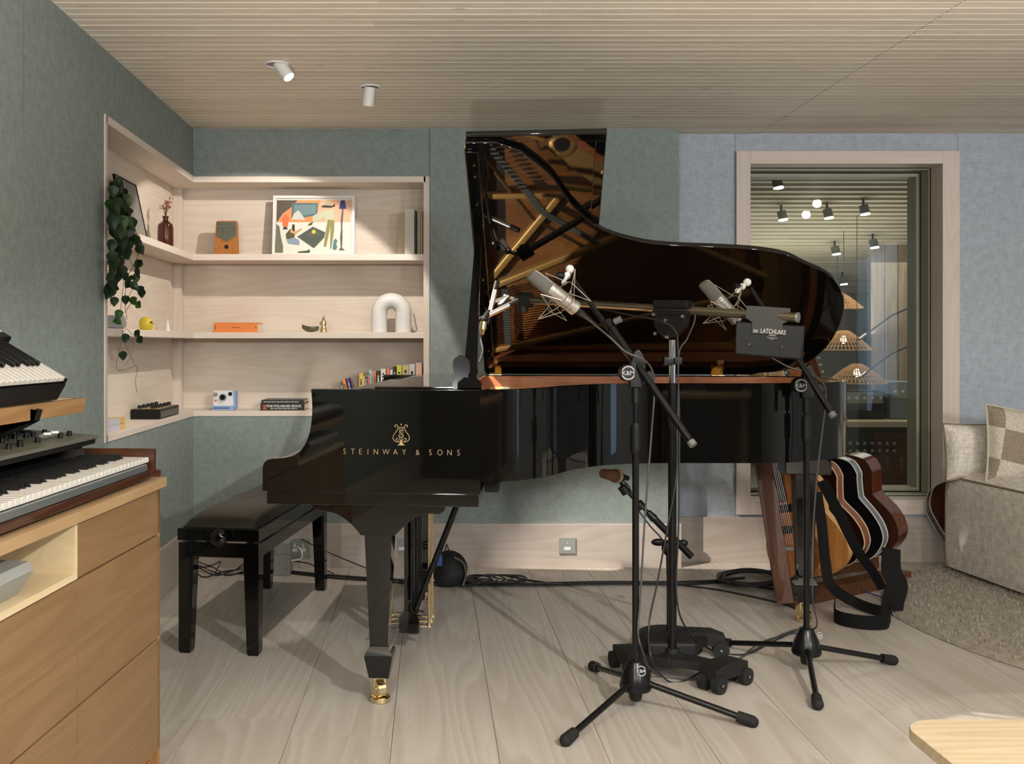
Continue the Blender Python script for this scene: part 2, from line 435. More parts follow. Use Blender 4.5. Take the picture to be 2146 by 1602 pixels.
o = MB(); o.b2((NDL, NYN, NZ0), (XL+.004, NYN+.03, NZ1), .0015, seg=1); obj('end_board', o, M['ash'], sh)
for (za, zb) in ((.784, 1.15), (1.18, 1.542), (1.574, NZ1-.03)):
    o = MB(); o.b2((NDL, NDB-.055, za), (NDL+.045, NDB, zb), .0015, seg=1); obj('corner_post', o, M['ash'], sh)

# ---------------------------------------------------------------- observation window
wf = thing('window_1', 'tall observation window in a whitewashed pine frame', 'window', (WX0, YR, 0)); del wf['category']; wf['kind'] = 'structure'
y0 = YR-.022
o = MB()
o.b2((WX0, y0, WZ0), (IX0, YR+.015, WZ1), .002); o.b2((IX1, y0, WZ0), (WX1, YR+.015, WZ1), .002)
obj('frame_stile', o, M['ash'], wf)
ashx = wood('whitewashed_pine_rail', S(222, 211, 202), S(207, 193, 182), 'x', .8, .5, .8, ring=14, fine=.5)
o = MB()
o.b2((IX0, y0, IZ1), (IX1, YR+.015, WZ1), .002); o.b2((IX0, y0, WZ0), (IX1, YR+.015, IZ0), .002)
obj('frame_rail', o, ashx, wf)
def liner(ya, yb, ins, m, name, th=.02):
    o = MB()
    a, b_, c, d = IX0+ins, IX1-ins, IZ0+ins, IZ1-ins
    o.b2((a-th, ya, c-th), (a, yb, d+th)); o.b2((b_, ya, c-th), (b_+th, yb, d+th))
    o.b2((a, ya, d), (b_, yb, d+th)); o.b2((a, ya, c-th), (b_, yb, c))
    return obj(name, o, m, wf)
gasket = mat('black_glazing_gasket', (.01, .01, .01), .6)
mbead = mat('olive_painted_bead', S(196, 188, 166), .5)
liner(YR+.016, YR+.10, .0, M['ash'], 'reveal', .03)
liner(YR+.10, YR+.106, .004, gasket, 'gasket')
liner(YR+.106, YR+.19, .008, mbead, 'glazing_bead', .04)
liner(YR+.19, YR+.196, .014, gasket, 'gasket')
liner(YR+.196, YR+.30, .03, mbead, 'glazing_bead', .05)
def glassmat(name, tint, r0):
    m, nt, b = newmat(name); N = nt.nodes; L = nt.links
    N.remove(b); out = N['Material Output']
    tr = N.new('ShaderNodeBsdfTransparent'); setc(tr.inputs[0], tint)
    gl = N.new('ShaderNodeBsdfGlossy'); gl.inputs['Roughness'].default_value = .0
    fr = N.new('ShaderNodeFresnel'); fr.inputs['IOR'].default_value = r0
    mx = N.new('ShaderNodeMixShader'); L.new(fr.outputs[0], mx.inputs[0]); L.new(tr.outputs[0], mx.inputs[1]); L.new(gl.outputs[0], mx.inputs[2])
    L.new(mx.outputs[0], out.inputs['Surface']); return m
M['glass'] = glassmat('window_glass', (.86, .9, .87), 1.5)
for k, (yy, tl) in enumerate(((YR+.112, 0), (YR+.2, .02))):
    o = MB(); o.quad((IX0, yy, IZ0), (IX1, yy, IZ0), (IX1, yy+tl, IZ1), (IX0, yy+tl, IZ1)); obj('pane', o, M['glass'], wf)

# ---------------------------------------------------------------- room beyond the window
CY2 = 9.2
slat_dark = wood('control_room_timber', S(176, 158, 136), S(146, 124, 100), 'z', .9, .6, .8, ('x', .11, 0), .14, 10)
struct('wall_control_room_back', MB().b2((.6, CY2, -.1), (6.8, CY2+.1, 2.6)), mat('grey_green_cloth', S(112, 114, 104), .9))
struct('wall_control_room_left', MB().b2((.6, YR+.32, -.1), (.7, CY2, 2.6)), mat('grey_blue_cloth', S(112, 118, 122), .9))
o = MB()
xx = 3.38
while xx < 5.4:
    o.b2((xx, 7.7, 0), (xx+.098, 7.72, 2.5), .004); xx += .104
struct('wall_control_room_slats', o, slat_dark)
struct('wall_control_room_right', MB().b2((5.4, YR+.3, -.1), (5.5, CY2, 2.6)), slat_dark)
struct('floor_control_room', MB().b2((.6, YR+.3, -.1), (6.8, CY2, -.001)), M['floor'])
o = MB(); y = YR+.31
while y < CY2:
    o.b2((.7, y+.0004, 2.30-.19*(y+.045-5.5)), (5.4, y+.0896, 2.32-.19*(y+.045-5.5)), .002, seg=1); y += .09
struct('ceiling_control_room', o, wood('control_room_ceiling', S(206, 196, 176), S(184, 170, 146), 'x', .9, .6, .8, ('y', .09, 0), .14, 10))
# ---------------------------------------------------------------- things on the corner shelves
def text_bm(s, size, depth=.0006, bold=0.0, align='CENTER', spacing=1.0):
    """lettering as a bmesh in the xy plane, centred on x, baseline at y=0, facing +z"""
    cu = bpy.data.curves.new('lettering', 'FONT'); cu.body = s; cu.size = size; cu.extrude = depth; cu.align_x = align
    cu.offset = bold; cu.space_character = spacing; cu.resolution_u = 4
    ob = bpy.data.objects.new('lettering', cu); COL.objects.link(ob)
    dg = bpy.context.evaluated_depsgraph_get(); me = bpy.data.meshes.new_from_object(ob.evaluated_get(dg))
    t = bmesh.new(); t.from_mesh(me)
    bpy.data.objects.remove(ob); bpy.data.curves.remove(cu); bpy.data.meshes.remove(me)
    return t
FACE = Matrix(((1, 0, 0, 0), (0, 0, -1, 0), (0, 1, 0, 0), (0, 0, 0, 1)))    # xy drawing -> upright, facing the camera (-y)
def colm(name, c, rough=.6, **k):
    key = 'c_'+name
    if key not in M: M[key] = mat(name, c, rough, **k)
    return M[key]
Z1, Z2, Z3 = SHT
def bx(px, D): return (px-CX)*D/F
def hz(py, D): return H-(py-CY)*D/F

# framed illustration leaning on the back panel
D = 5.16
fx0, fx1 = bx(571, D), bx(743, D); fz1 = hz(408, D); fwid = fx1-fx0; fh = fz1-Z1
fr = thing('framed_print', 'white framed colourful illustration of a room leaning on the upper shelf', 'picture', ((fx0+fx1)/2, 5.15, Z1))
MF = T((fx0+fx1)/2, 5.15, Z1) @ RX(-8)
o = MB(); b = .014
for lo, hi in (((-fwid/2, -.012, 0), (-fwid/2+b, .012, fh)), ((fwid/2-b, -.012, 0), (fwid/2, .012, fh)),
               ((-fwid/2+b, -.012, 0), (fwid/2-b, .012, b)), ((-fwid/2+b, -.012, fh-b), (fwid/2-b, .012, fh))):
    o.b2(lo, hi, .001, M=MF)
obj('frame', o, M['white'], fr)
o = MB(); o.b2((-fwid/2+.002, .002, .002), (fwid/2-.002, .010, fh-.002), M=MF); obj('backing', o, colm('picture paper', S(226, 224, 214)), fr)
# the drawing: cut shapes in the picture's own coordinates (0..1 across, 0..1 up)
def px2(zx, zy): return ((zx-185)/(1145-185), 1-(zy-215)/(915-215))
AW = {'pl': ([(225, 262), (1098, 262), (1098, 520), (225, 520)], S(226, 178, 148)),
      'or': ([(460, 262), (740, 262), (700, 430), (640, 520), (225, 520), (330, 400)], S(232, 150, 92)),
      'fl': ([(225, 520), (1098, 520), (1098, 885), (225, 885)], S(222, 222, 212)),
      'dk': ([(225, 262), (470, 262), (390, 350), (300, 420), (225, 530)], S(92, 82, 74)),
      'gr': ([(225, 535), (262, 570), (280, 680), (310, 800), (310, 885), (215, 885)], S(110, 110, 92)),
      'win': ([(405, 295), (712, 295), (700, 440), (400, 490)], S(84, 112, 116)),
      'win2': ([(430, 318), (690, 318), (680, 420), (425, 460)], S(112, 140, 146)),
      'hill': ([(400, 490), (430, 420), (480, 380), (520, 430), (560, 480), (560, 495)], S(206, 206, 200)),
      'flame': ([(300, 570), (290, 480), (330, 420), (375, 470), (360, 575)], S(226, 118, 72)),
      'flb': ([(300, 605), (315, 572), (345, 572), (362, 605)], S(70, 66, 60)),
      'hat': ([(770, 320), (800, 285), (850, 280), (870, 320)], S(176, 180, 150)),
      'hat2': ([(748, 332), (790, 322), (880, 330), (905, 300), (912, 335), (860, 352), (760, 348)], S(54, 50, 46)),
      'coat': ([(650, 450), (740, 400), (880, 375), (905, 440), (905, 510), (800, 520), (790, 470), (650, 530)], S(196, 198, 172)),
      'leg': ([(830, 490), (905, 500), (905, 620), (875, 830), (860, 830), (862, 560), (815, 805), (785, 805), (810, 600)], S(142, 140, 84)),
      'lamp': ([(980, 265), (1025, 265), (1045, 365), (958, 365)], S(52, 64, 120)),
      'pole': ([(995, 365), (1012, 365), (1008, 450), (1000, 560), (1005, 700), (1000, 820), (1035, 848), (960, 848), (985, 815), (975, 700), (985, 600), (980, 500)], S(102, 86, 84)),
      'rug': ([(655, 575), (800, 640), (790, 700), (672, 825), (475, 690)], S(78, 88, 80)),
      'vase': ([(905, 730), (925, 712), (945, 740), (932, 775), (945, 820), (920, 848), (890, 830), (895, 780)], S(86, 128, 138)),
      'sit': ([(340, 660), (390, 600), (450, 640), (440, 700), (350, 720)], S(90, 82, 54)),
      'skirt': ([(355, 720), (440, 700), (495, 730), (505, 785), (370, 770)], S(136, 152, 172)),
      'hair': ([(412, 620), (415, 550), (440, 548), (445, 630)], S(40, 38, 36)),
      'arm': ([(400, 600), (440, 635), (520, 590), (530, 605), (450, 665), (390, 640)], S(204, 160, 120)),
      'cat': ([(475, 880), (500, 862), (590, 855), (620, 838), (628, 870), (600, 885)], S(66, 64, 52)),
      'arm2': ([(600, 545), (660, 515), (640, 555), (605, 560)], S(86, 76, 66))}
k = 0
for nm, (pts, c) in AW.items():
    o = MB(); k += 1
    q = [((px2(*p)[0]-.5)*fwid, px2(*p)[1]*fh) for p in pts]
    o.prism(q, 0, .0004, M=MF @ T(0, .0018-.0006*k*.35, 0) @ FACE)
    obj('painted_shape', o, colm('ink %s' % nm, c, .7), fr)
o = MB(); cx, cz = ((px2(668, 638)[0]-.5)*fwid, px2(668, 638)[1]*fh)
o.cyl((cx, -.008, cz), (cx, -.0087, cz), .011, n=20, M=MF); obj('painted_sun', o, colm('yellow ink', S(226, 196, 70)), fr)
o = MB()
for a in range(200, 345, 13):
    o.slab((cx+.013*math.cos(R(a)), -.0086, cz+.013*math.sin(R(a))), (cx+.038*math.cos(R(a)), -.0086, cz+.032*math.sin(R(a))), .0012, .0003, M=MF)
obj('painted_rays', o, colm('pale ink', S(206, 206, 190)), fr)

# kalimba
D = 5.13; kx0, kx1 = bx(449, D), bx(501, D); kh = hz(462, D)-Z1; kc = (kx0+kx1)/2; kw = (kx1-kx0)/2
kt = thing('kalimba', 'small wooden kalimba with metal tines standing on the upper shelf', 'instrument', (kc, D, Z1))
MK = T(kc, D, Z1) @ RX(-7) @ FACE
o = MB(); o.prism([(-kw, 0), (kw, 0), (kw*.86, kh*.94), (kw*.74, kh), (-kw*.80, kh), (-kw*.9, kh*.95)], -.012, .012, M=MK, bev=.004)
obj('body', o, wood('amber_wood', S(190, 128, 62), S(150, 92, 40), 'z', 3, .4, 1), kt)
o = MB(); o.prism([(-kw*.8, kh*.96), (kw*.75, kh*.96), (kw*.78, kh*.55), (0, kh*.38), (-kw*.82, kh*.55)], .0121, .0135, M=MK)
obj('tine_plate', o, colm('olive plate', S(96, 100, 84)), kt)
o = MB()
for i in range(11):
    x = -kw*.72+i*kw*.142; zz = kh*(.42+abs(i-5)*.028)
    o.slab((x, zz, .016), (x, kh*.95, .0165), .0022, .001, M=MK, up=Vector((0, 0, 1)))
o.slab((-kw*.8, kh*.82, .0165), (kw*.76, kh*.82, .0165), .003, .003, M=MK)
obj('tines', o, M['steel'], kt)
o = MB(); o.cyl((kw*.0, kh*.24, .0121), (0, kh*.24, .0128), .011, n=20, M=MK); obj('sound_hole', o, M['blackm'], kt)

# books at the end of the upper shelf
bk = [(848, 868.5, 438, S(206, 202, 190), 'thick cream boxed book nearest the framed print on the upper shelf'),
      (869, 873, 441, S(24, 24, 24), 'thin black book beside the thick cream book on the upper shelf'),
      (874.2, 881.2, 444.5, S(172, 166, 148), 'stone coloured book second from the upper shelf end board'),
      (881.6, 884.6, 445, S(206, 196, 178), 'slim pale book against the end board of the upper shelf')]
def upright(x0, x1, ytop, zb, c, lab, grp, D=5.10, depth=.15, lean=0.0, cat='book', deco=None, name='book', kids=True):
    a, b = bx(x0, D), bx(x1, D); h = hz(ytop, D)-zb
    t = thing(name, lab, cat, ((a+b)/2, D, zb), 0, grp)
    w = (b-a)-.0006
    Mx = T((a+b)/2, D, zb) @ RY(lean)
    o = MB(); o.b2((-w/2, 0, 0), (w/2, depth, h), min(.0015, w*.2), M=Mx, seg=1)
    obj('cover', o, colm('cover %s' % lab, c, .5), t)
    o = MB(); o.b2((-w/2+.0012, .003, h-.0006), (w/2-.0012, depth-.002, h+.0002), M=Mx); obj('pages', o, colm('paper', S(226, 220, 204)), t)
    if deco:
        o = MB(); rr9 = random.Random(len(lab)); zz = h*.22
        while zz < h*.86:
            q = rr9.uniform(.006, .022); o.b2((-w*.18, -.0007, zz), (w*.18, -.0002, zz+q), M=Mx); zz += q+rr9.uniform(.002, .006)
        obj('spine_print', o, colm('spine ink %.2f' % deco[1][0], deco[1], .5), t)
    return t
for q in bk: upright(q[0], q[1], q[2], Z1, q[3], q[4], 'books at the end of the upper shelf', depth=.14)
o = MB(); a = bx(835, 5.2)
o.b2((0, -.006, 0), (.165, .006, hz(440, 5.12)-Z1-.005), .001, M=T(bx(834, 5.22), 5.22, Z1) @ RZ(-38) @ RX(-2))
single('magazine', o, colm('cream magazine', S(196, 186, 160)), 'cream magazine leaning behind the thick cream book on the upper shelf', 'magazine', (bx(840, 5.22), 5.22, Z1))

# middle shelf: orange book, brass figurine, white arch lamp
D = 5.09
t = thing('book', 'thick orange book lying flat on the middle shelf', 'book', (bx(494, D), D, Z2))
w0, w1 = bx(447, D), bx(540, D)
o = MB(); o.b2((w0, D, Z2), (w1, D+.15, Z2+.0036)); o.b2((w0, D, Z2+.047), (w1, D+.15, Z2+.051)); o.b2((w0, D-.001, Z2), (w1, D+.004, Z2+.051), .0008)
obj('cover', o, colm('orange cover', S(226, 134, 66)), t)
o = MB(); o.b2((w0+.004, D+.005, Z2+.0037), (w1-.003, D+.147, Z2+.0469)); obj('pages', o, colm('paper', S(226, 220, 204)), t)
for lo, hi in ((((w0+w1)/2-.02, D-.0016, Z2+.023), ((w0+w1)/2+.022, D-.0008, Z2+.027)), ((w0+.009, D-.0016, Z2+.016), (w0+.014, D-.0008, Z2+.036)), ((w1-.013, D-.0016, Z2+.021), (w1-.007, D-.0008, Z2+.029))):
    obj('spine_print', MB().b2(lo, hi), colm('brown ink', S(140, 76, 40)), t)
del t
def figur():
    c = (bx(665, D), D, Z2)
    t = thing('figurine', 'brass figurine of a standing figure towing a small boat, middle shelf', 'figurine', c)
    x = bx(678, D)
    o = MB(); o.lathe([(.017, 0), (.019, .006), (.015, .02), (.013, .04), (.015, .052), (.010, .062), (.005, .066), (.0065, .070), (.0075, .076), (.005, .084), (0, .088)], (x, D, Z2), 16)
    o.tube([(x-.01, D-.006, Z2+.055), (x-.017, D-.012, Z2+.044), (x-.006, D-.016, Z2+.036)], .0035, 6)
    o.tube([(x+.01, D-.006, Z2+.055), (x+.014, D-.014, Z2+.044), (x+.004, D-.017, Z2+.036)], .0035, 6)
    obj('figure', o, M['brass'], t)
    o = MB(); x0, x1 = bx(633, D), bx(668, D)
    def hull(u, v):
        a = u*2-1; wd = .016*(1-a*a*.8); th = (v-.5)*math.pi*1.15
        return Vector((x0+(x1-x0)*u, D+wd*math.sin(th), Z2+.026+.012*(a*a)*(1 if a < 0 else .2)-(.024*math.cos(th))*(1-.3*a*a)))
    o.grid(hull, 12, 8); obj('boat', o, colm('dark pewter', S(120, 118, 100), .35, metal=.9), t)
    o = MB(); pts = []
    for i in range(9): pts.append((x1-.03+.008*i, D-.012+(.004 if i % 2 else 0), Z2+(.012 if i % 2 else .024)))
    o.tube(pts, .0022, 6); obj('chain', o, M['brass'], t)
figur()
D = 5.11
ax0, ax1 = bx(778, D), bx(862, D); az = hz(614, D)-Z2; aw = (ax1-ax0)/2; rr_ = aw*.40; ac = (ax0+ax1)/2
t = thing('arch_lamp', 'white ribbed arch-shaped lamp standing on the middle shelf', 'lamp', (ac, D, Z2))
pts = [(ac-aw+rr_, D, Z2+.001)]
zc = Z2+az-aw
for i in range(6): pts.append((ac-aw+rr_, D, Z2+.001+(zc-Z2)*(i+1)/6))
for i in range(1, 24):
    a = math.pi-math.pi*i/24; pts.append((ac+(aw-rr_)*math.cos(a), D, zc+(aw-rr_)*math.sin(a)))
for i in range(6, -1, -1): pts.append((ac+aw-rr_, D, Z2+.001+(zc-Z2)*i/6))
o = MB()
def ribs():
    P_ = [Vector(p) for p in pts]; n = 56; t_ = bmesh.new(); rings = []
    for i, p in enumerate(P_):
        d = (P_[min(i+1, len(P_)-1)]-P_[max(i-1, 0)]).normalized(); sx = d.cross(Vector((0, 1, 0))).normalized()
        rings.append([t_.verts.new(p+(sx*math.cos(2*math.pi*k/n)+Vector((0, 1, 0))*math.sin(2*math.pi*k/n))*(rr_*(1 if k % 2 else .955))) for k in range(n)])
    for A, B in zip(rings, rings[1:]):
        for k in range(n): j = (k+1) % n; t_.faces.new((A[k], A[j], B[j], B[k]))
    t_.faces.new(rings[0][::-1]); t_.faces.new(rings[-1]); return t_
o.merge(ribs()); obj('ribbed_shade', o, M['white'], t, ang=60)
o = MB(); o.tube([(ac+aw*.5, D+.05, Z2+.004), (ac+aw*1.2, D+.06, Z2+.004), (ac+aw*1.25, D+.09, Z2+.02), (ac+aw*1.1, D+.11, Z2+.10)], .0018, 6); obj('cord', o, M['cableg'], t)

# bottom board: instant camera, two black books, the row of paperbacks
D = 5.12
cx0, cx1 = bx(444, D), bx(491, D); cm = (cx0+cx1)/2; cw = (cx1-cx0); ch = hz(819, D)-Z3
t = thing('instant_camera', 'white and blue instant camera on the bottom shelf', 'camera', (cm, D, Z3))
o = MB(); o.prism([(-cw*.46, .02), (cw*.46, .02), (cw*.42, ch), (-cw*.42, ch)], 0, .05, M=T(cm, D+.052, Z3) @ FACE, bev=.004); obj('body', o, M['white'], t)
o = MB(); o.b2((cm-cw*.5, D-.008, Z3), (cm+cw*.5, D+.07, Z3+.022), .003); obj('base', o, colm('light blue plastic', S(132, 164, 210)), t)
o = MB(); o.b2((cm-cw*.42, D-.0088, Z3+.009), (cm+cw*.3, D-.008, Z3+.013)); obj('film_slot', o, colm('navy slot', S(30, 44, 84)), t)
lx, lz = cm-cw*.0, Z3+ch*.66
o = MB(); o.cyl((lx, D+.004, lz), (lx, D-.012, lz), .020, .017, n=24); obj('lens_ring', o, colm('pale blue ring', S(160, 176, 196)), t)
o = MB(); o.cyl((lx, D-.0121, lz), (lx, D-.0135, lz), .0145, n=24); obj('lens', o, M['gloss'], t)
o = MB(); o.b2((cm+cw*.24, D-.003, Z3+ch*.74), (cm+cw*.40, D+.003, Z3+ch*.92), .002); obj('viewfinder', o, M['black'], t)
o = MB(); o.cyl((cm-cw*.33, D+.003, Z3+ch*.8), (cm-cw*.33, D-.003, Z3+ch*.8), .0105, n=20); obj('flash', o, colm('flash lens', S(130, 142, 130), .2), t)
o = MB(); o.cyl((cm-cw*.32, D+.003, Z3+ch*.5), (cm-cw*.32, D-.003, Z3+ch*.5), .0048, n=16); obj('shutter_button', o, colm('red button', S(190, 80, 70)), t)
o = MB(); o.b2((cm+cw*.42, D+.012, Z3+.003), (cm+cw*.54, D+.07, Z3+ch*.96), .004); obj('side_strap', o, colm('light blue plastic', S(132, 164, 210)), t)

def flatbook(x0, x1, z0, h, lab, c, D, title, tc, sz, dep=.19):
    t = thing('book', lab, 'book', (bx((x0+x1)/2, D), D, z0), 0, 'black books stacked on the bottom shelf')
    a, b = bx(x0, D), bx(x1, D)
    o = MB(); o.b2((a, D, z0), (b, D+dep, z0+.003)); o.b2((a, D, z0+h-.003), (b, D+dep, z0+h)); o.b2((a, D-.001, z0), (b, D+.003, z0+h), .0006)
    obj('cover', o, colm('cover '+lab, c, .4), t)
    o = MB(); o.b2((a+.003, D+.0035, z0+.0031), (b-.003, D+dep-.004, z0+h-.0031)); obj('pages', o, colm('paper', S(226, 220, 204)), t)
    o = MB()
    if title: o.merge(text_bm(title, sz, .0003, sz*.02), T((a+b)/2+.008, D-.0014, z0+h*.5-sz*.05) @ FACE); q = z0+h*.5-sz*.45
    else: q = z0+h*.5
    rr9 = random.Random(5); x9 = a+.05 if title else a+.012
    while x9 < b-.035:
        l9 = rr9.uniform(.006, .022); o.b2((x9, D-.0018, q-.0015), (x9+l9, D-.0011, q+.0015)); x9 += l9+.003
    obj('spine_title', o, colm('white ink', S(220, 220, 214)), t)
    return t
t = flatbook(546, 638, Z3, .0345, 'thick black book with bold white spine lettering under a thinner black book', (.01, .012, .011), 5.09, 'THE POLAROID BOOK', None, .0175)
o = MB(); o.merge(text_bm('UO', .014, .0003, .0006), T(bx(555, 5.09), 5.0885, Z3+.018) @ FACE); o.merge(text_bm('CK', .014, .0003, .0006), T(bx(555, 5.09), 5.0885, Z3+.005) @ FACE)
obj('spine_emblem', o, colm('coral ink', S(226, 108, 96)), t)
flatbook(547.5, 637, Z3+.0345, .0175, 'thin black book lying on top of the thick black book', (.012, .015, .014), 5.092, '', None, .0068)

G = 'paperbacks in a row on the bottom shelf'
row = [(728, 732.5, 799, S(52, 110, 100), 'green paperback leaning at the outer end of the book row', -15, 'A'),
       (732.5, 739, 793, S(232, 134, 66), 'orange paperback leaning next to the green one', -14, 'THE'),
       (740.5, 746, 791, S(66, 64, 140), 'violet paperback leaning next to the leaning orange one', -13, 'NO'),
       (752.5, 761, 783, S(222, 182, 74), 'mustard yellow paperback after the violet leaning one', 0, 'MAN'),
       (761.2, 764, 789, S(222, 216, 190), 'thin cream paperback right beside the mustard one', 0, ''),
       (764.2, 769.4, 789, S(60, 60, 58), 'short black topped paperback between cream and red ones', 0, 'ON'),
       (769.6, 773.6, 789, S(196, 92, 74), 'short brick red paperback before the tall white-blue one', 0, ''),
       (773.8, 778, 776, S(206, 216, 220), 'tall white and blue paperback beside the teal-white one', 0, 'SEA'),
       (778.2, 782.4, 778, S(150, 180, 178), 'pale teal paperback just before the upright orange one', 0, 'ART'),
       (782.6, 788.2, 779, S(226, 124, 74), 'upright orange paperback between teal and dark green', 0, 'LIFE'),
       (789, 796.6, 777, S(28, 42, 38), 'dark green paperback between orange and wide white', 0, 'CHANDLER'),
       (797.6, 808.6, 773.5, S(216, 214, 206), 'wide white paperback with a small dark mark on its spine', 0, 'THE RAW'),
       (809.8, 816.8, 773.5, S(224, 112, 80), 'coral red paperback after the wide white one', 0, 'TOKYO'),
       (817.2, 823.2, 775.5, S(214, 210, 206), 'small white paperback between coral and black', 0, 'AIR'),
       (823.6, 830.6, 768, S(30, 30, 30), 'black paperback beside the bright yellow one', 0, 'CITY'),
       (831.2, 842, 765.6, S(204, 196, 56), 'bright yellow paperback near the end board', 0, 'ALLEN'),
       (842.8, 856.8, 765.6, S(190, 176, 130), 'gold patterned book beside the bright yellow paperback', 0, 'GOLD'),
       (857.2, 869.8, 763.6, S(196, 198, 196), 'light grey book between the gold and pink ones', 0, 'MODERN'),
       (871, 884.4, 761, S(216, 172, 156), 'dusty pink book against the end board', 0, '')]
for x0, x1, yt, c, lab, ln, ti in row:
    dc = (ti, S(30, 30, 30) if sum(c) > .6 else S(220, 214, 190)) if ti else None
    upright(x0, x1, yt, Z3+(.002 if ln else 0), c, lab, G, D=5.10, depth=.12, lean=ln, deco=dc)

# left niche, upper shelf: plant, framed picture, amber bottle
zs = Z1
t = thing('bottle', 'round-shouldered amber glass bottle on the upper shelf of the side niche', 'bottle', (XL-.055, 4.55, zs))
bp = PX(347, XL-.055, 500); t.location = (XL-.055, bp.y, zs); t.matrix_basis = T(XL-.055, bp.y, zs); by = bp.y
amber = mat('amber_glass', S(92, 42, 18), .05, trans=.55, ior=1.5)
o = MB(); o.lathe([(.034, 0), (.037, .006), (.037, .095), (.033, .112), (.018, .124), (.0125, .130), (.0125, .142), (.015, .144), (.015, .150), (.010, .150), (.010, .13), (0, .128)], (XL-.055, by, zs), 28)
obj('glass_body', o, amber, t)
t = thing('dried_flowers', 'dried rust coloured flowers standing in the amber bottle', 'flowers', (XL-.055, by, zs+.128))
o = MB(); hd = MB(); r2 = random.Random(4)
for i in range(12):
    a = r2.uniform(0, 6.28); l = r2.uniform(.06, .115); s_ = r2.uniform(.01, .035)
    e = Vector((XL-.055+s_*math.cos(a), by+s_*math.sin(a), zs+.128+l)); m_ = Vector((XL-.055+s_*.3*math.cos(a), by+s_*.3*math.sin(a), zs+.128+l*.6))
    o.tube([(XL-.055, by, zs+.129), m_, e], .0011, 5)
    for j in range(5):
        hd.sphere(e+Vector((r2.uniform(-.009, .009), r2.uniform(-.009, .009), r2.uniform(-.010, .006))), (.0028, .0028, .0032), 6)
obj('stems', o, colm('dry stem', S(120, 84, 54)), t); obj('flower_heads', hd, colm('rust flower', S(158, 92, 62)), t)
# framed picture on the side niche
p0 = PX(308, XL-.05, 490); pw = .30
t = thing('picture_frame', 'black framed photograph leaning in the side niche behind the trailing plant', 'picture', (XL-.06, p0.y-.12, zs))
Mp = T(XL-.05, p0.y-.15, zs) @ RY(-12)
o = MB()
for lo, hi in (((-.006, -.15, 0), (.006, -.142, .25)), ((-.006, .142, 0), (.006, .15, .25)), ((-.006, -.142, 0), (.006, .142, .008)), ((-.006, -.142, .242), (.006, .142, .25))): o.b2(lo, hi, .0008, M=Mp)
obj('frame', o, M['black'], t)
o = MB(); o.b2((-.004, -.143, .007), (.003, .143, .243), M=Mp); obj('photograph', o, mat('grey photograph', S(128, 126, 120), .35, var=.35, vscale=9), t)
# trailing plant in a pale blue pot
pl0 = PX(238, XL-.07, 480)
pt = thing('trailing_plant', 'dark green trailing plant spilling down the side niche shelves', 'plant', (XL-.08, pl0.y-.02, zs))
o = MB(); o.lathe([(.045, 0), (.052, .01), (.06, .085), (.062, .09), (.055, .09), (.052, .075), (0, .07)], (XL-.078, pl0.y-.02, zs), 24)
obj('pot', o, colm('pale blue pot', S(150, 166, 178)), pt)
leafm = mat('dark_green_leaf', S(38, 62, 34), .38, var=.5, vscale=60); leafg = mat('fresh_green_leaf', S(62, 98, 38), .4, var=.4, vscale=60)
stem = MB(); lv = MB(); lg = MB(); r3 = random.Random(11)
def leaf(mb, p, d, up, s):
    d = Vector(d).normalized(); sx = d.cross(up).normalized(); n = sx.cross(d)
    prof = [(-.02, 0), (.10, .30), (.28, .44), (.5, .40), (.72, .26), (.9, .10), (1.0, 0)]
    t_ = bmesh.new(); mid = [t_.verts.new(Vector(p)+d*(a*s)-n*(s*.10*math.sin(a*2.4))) for a, b in prof]
    for sg in (1, -1):
        ed = [t_.verts.new(Vector(p)+d*(a*s)+sx*(sg*b*s)+n*(b*s*.35)-n*(s*.10*math.sin(a*2.4))) for a, b in prof[1:-1]]
        rail = [mid[0]]+ed+[mid[-1]]
        for i in range(len(prof)-1):
            q = [mid[i], mid[i+1], rail[i+1], rail[i]]; q2 = []
            for v in q:
                if v not in q2: q2.append(v)
            if len(q2) >= 3: t_.faces.new(q2 if sg > 0 else q2[::-1])
    ex = bmesh.ops.solidify(t_, geom=t_.faces[:], thickness=.0008); mb.merge(t_)
XF = XL+.035
vines = [[(236, 470), (238, 400), (246, 372), (262, 378), (270, 420), (272, 480), (262, 540), (258, 600), (252, 660), (256, 700), (248, 740), (244, 772), (260, 776), (286, 768), (284, 800), (287, 822)],
         [(240, 480), (236, 440), (240, 500), (232, 560), (234, 600), (232, 640)],
         [(244, 470), (252, 400), (266, 440), (284, 480), (290, 530), (272, 570), (264, 600), (262, 640), (266, 670)],
         [(238, 500), (262, 520), (280, 560), (292, 575)], [(262, 640), (278, 606), (290, 602)], [(262, 580), (285, 555), (288, 520)],
         [(255, 700), (266, 690), (276, 700), (292, 706)], [(256, 690), (262, 720), (284, 768)], [(282, 715), (276, 745), (264, 762)],
         [(262, 655), (272, 640), (282, 630)]]
for vi, vn in enumerate(vines):
    pts = [PX(x, XF-.02*(1 if vi % 2 else 0)-(.06 if k < 1 and vi < 4 else 0), y) for k, (x, y) in enumerate(vn)]
    c = catmull(pts, 6); stem.tube(c, .0011, 5)
def scatter(cx, cy, rx, ry, n, smin=.035, smax=.052, g=.08):
    for i in range(n):
        a = r3.uniform(0, 6.28); q = math.sqrt(r3.random())
        x, y = cx+rx*q*math.cos(a), cy+ry*q*math.sin(a)
        x = max(x, 226)
        p = PX(x, XF+r3.uniform(-.035, .035), y)
        d = Vector((r3.uniform(-.35, .5), r3.uniform(-.7, .6), r3.uniform(-1.2, -.3)))
        up = Vector((r3.uniform(.3, .9), r3.uniform(-1.1, -.2), r3.uniform(-.2, .8)))
        leaf(lg if r3.random() < g else lv, p, d, up, r3.uniform(smin, smax))
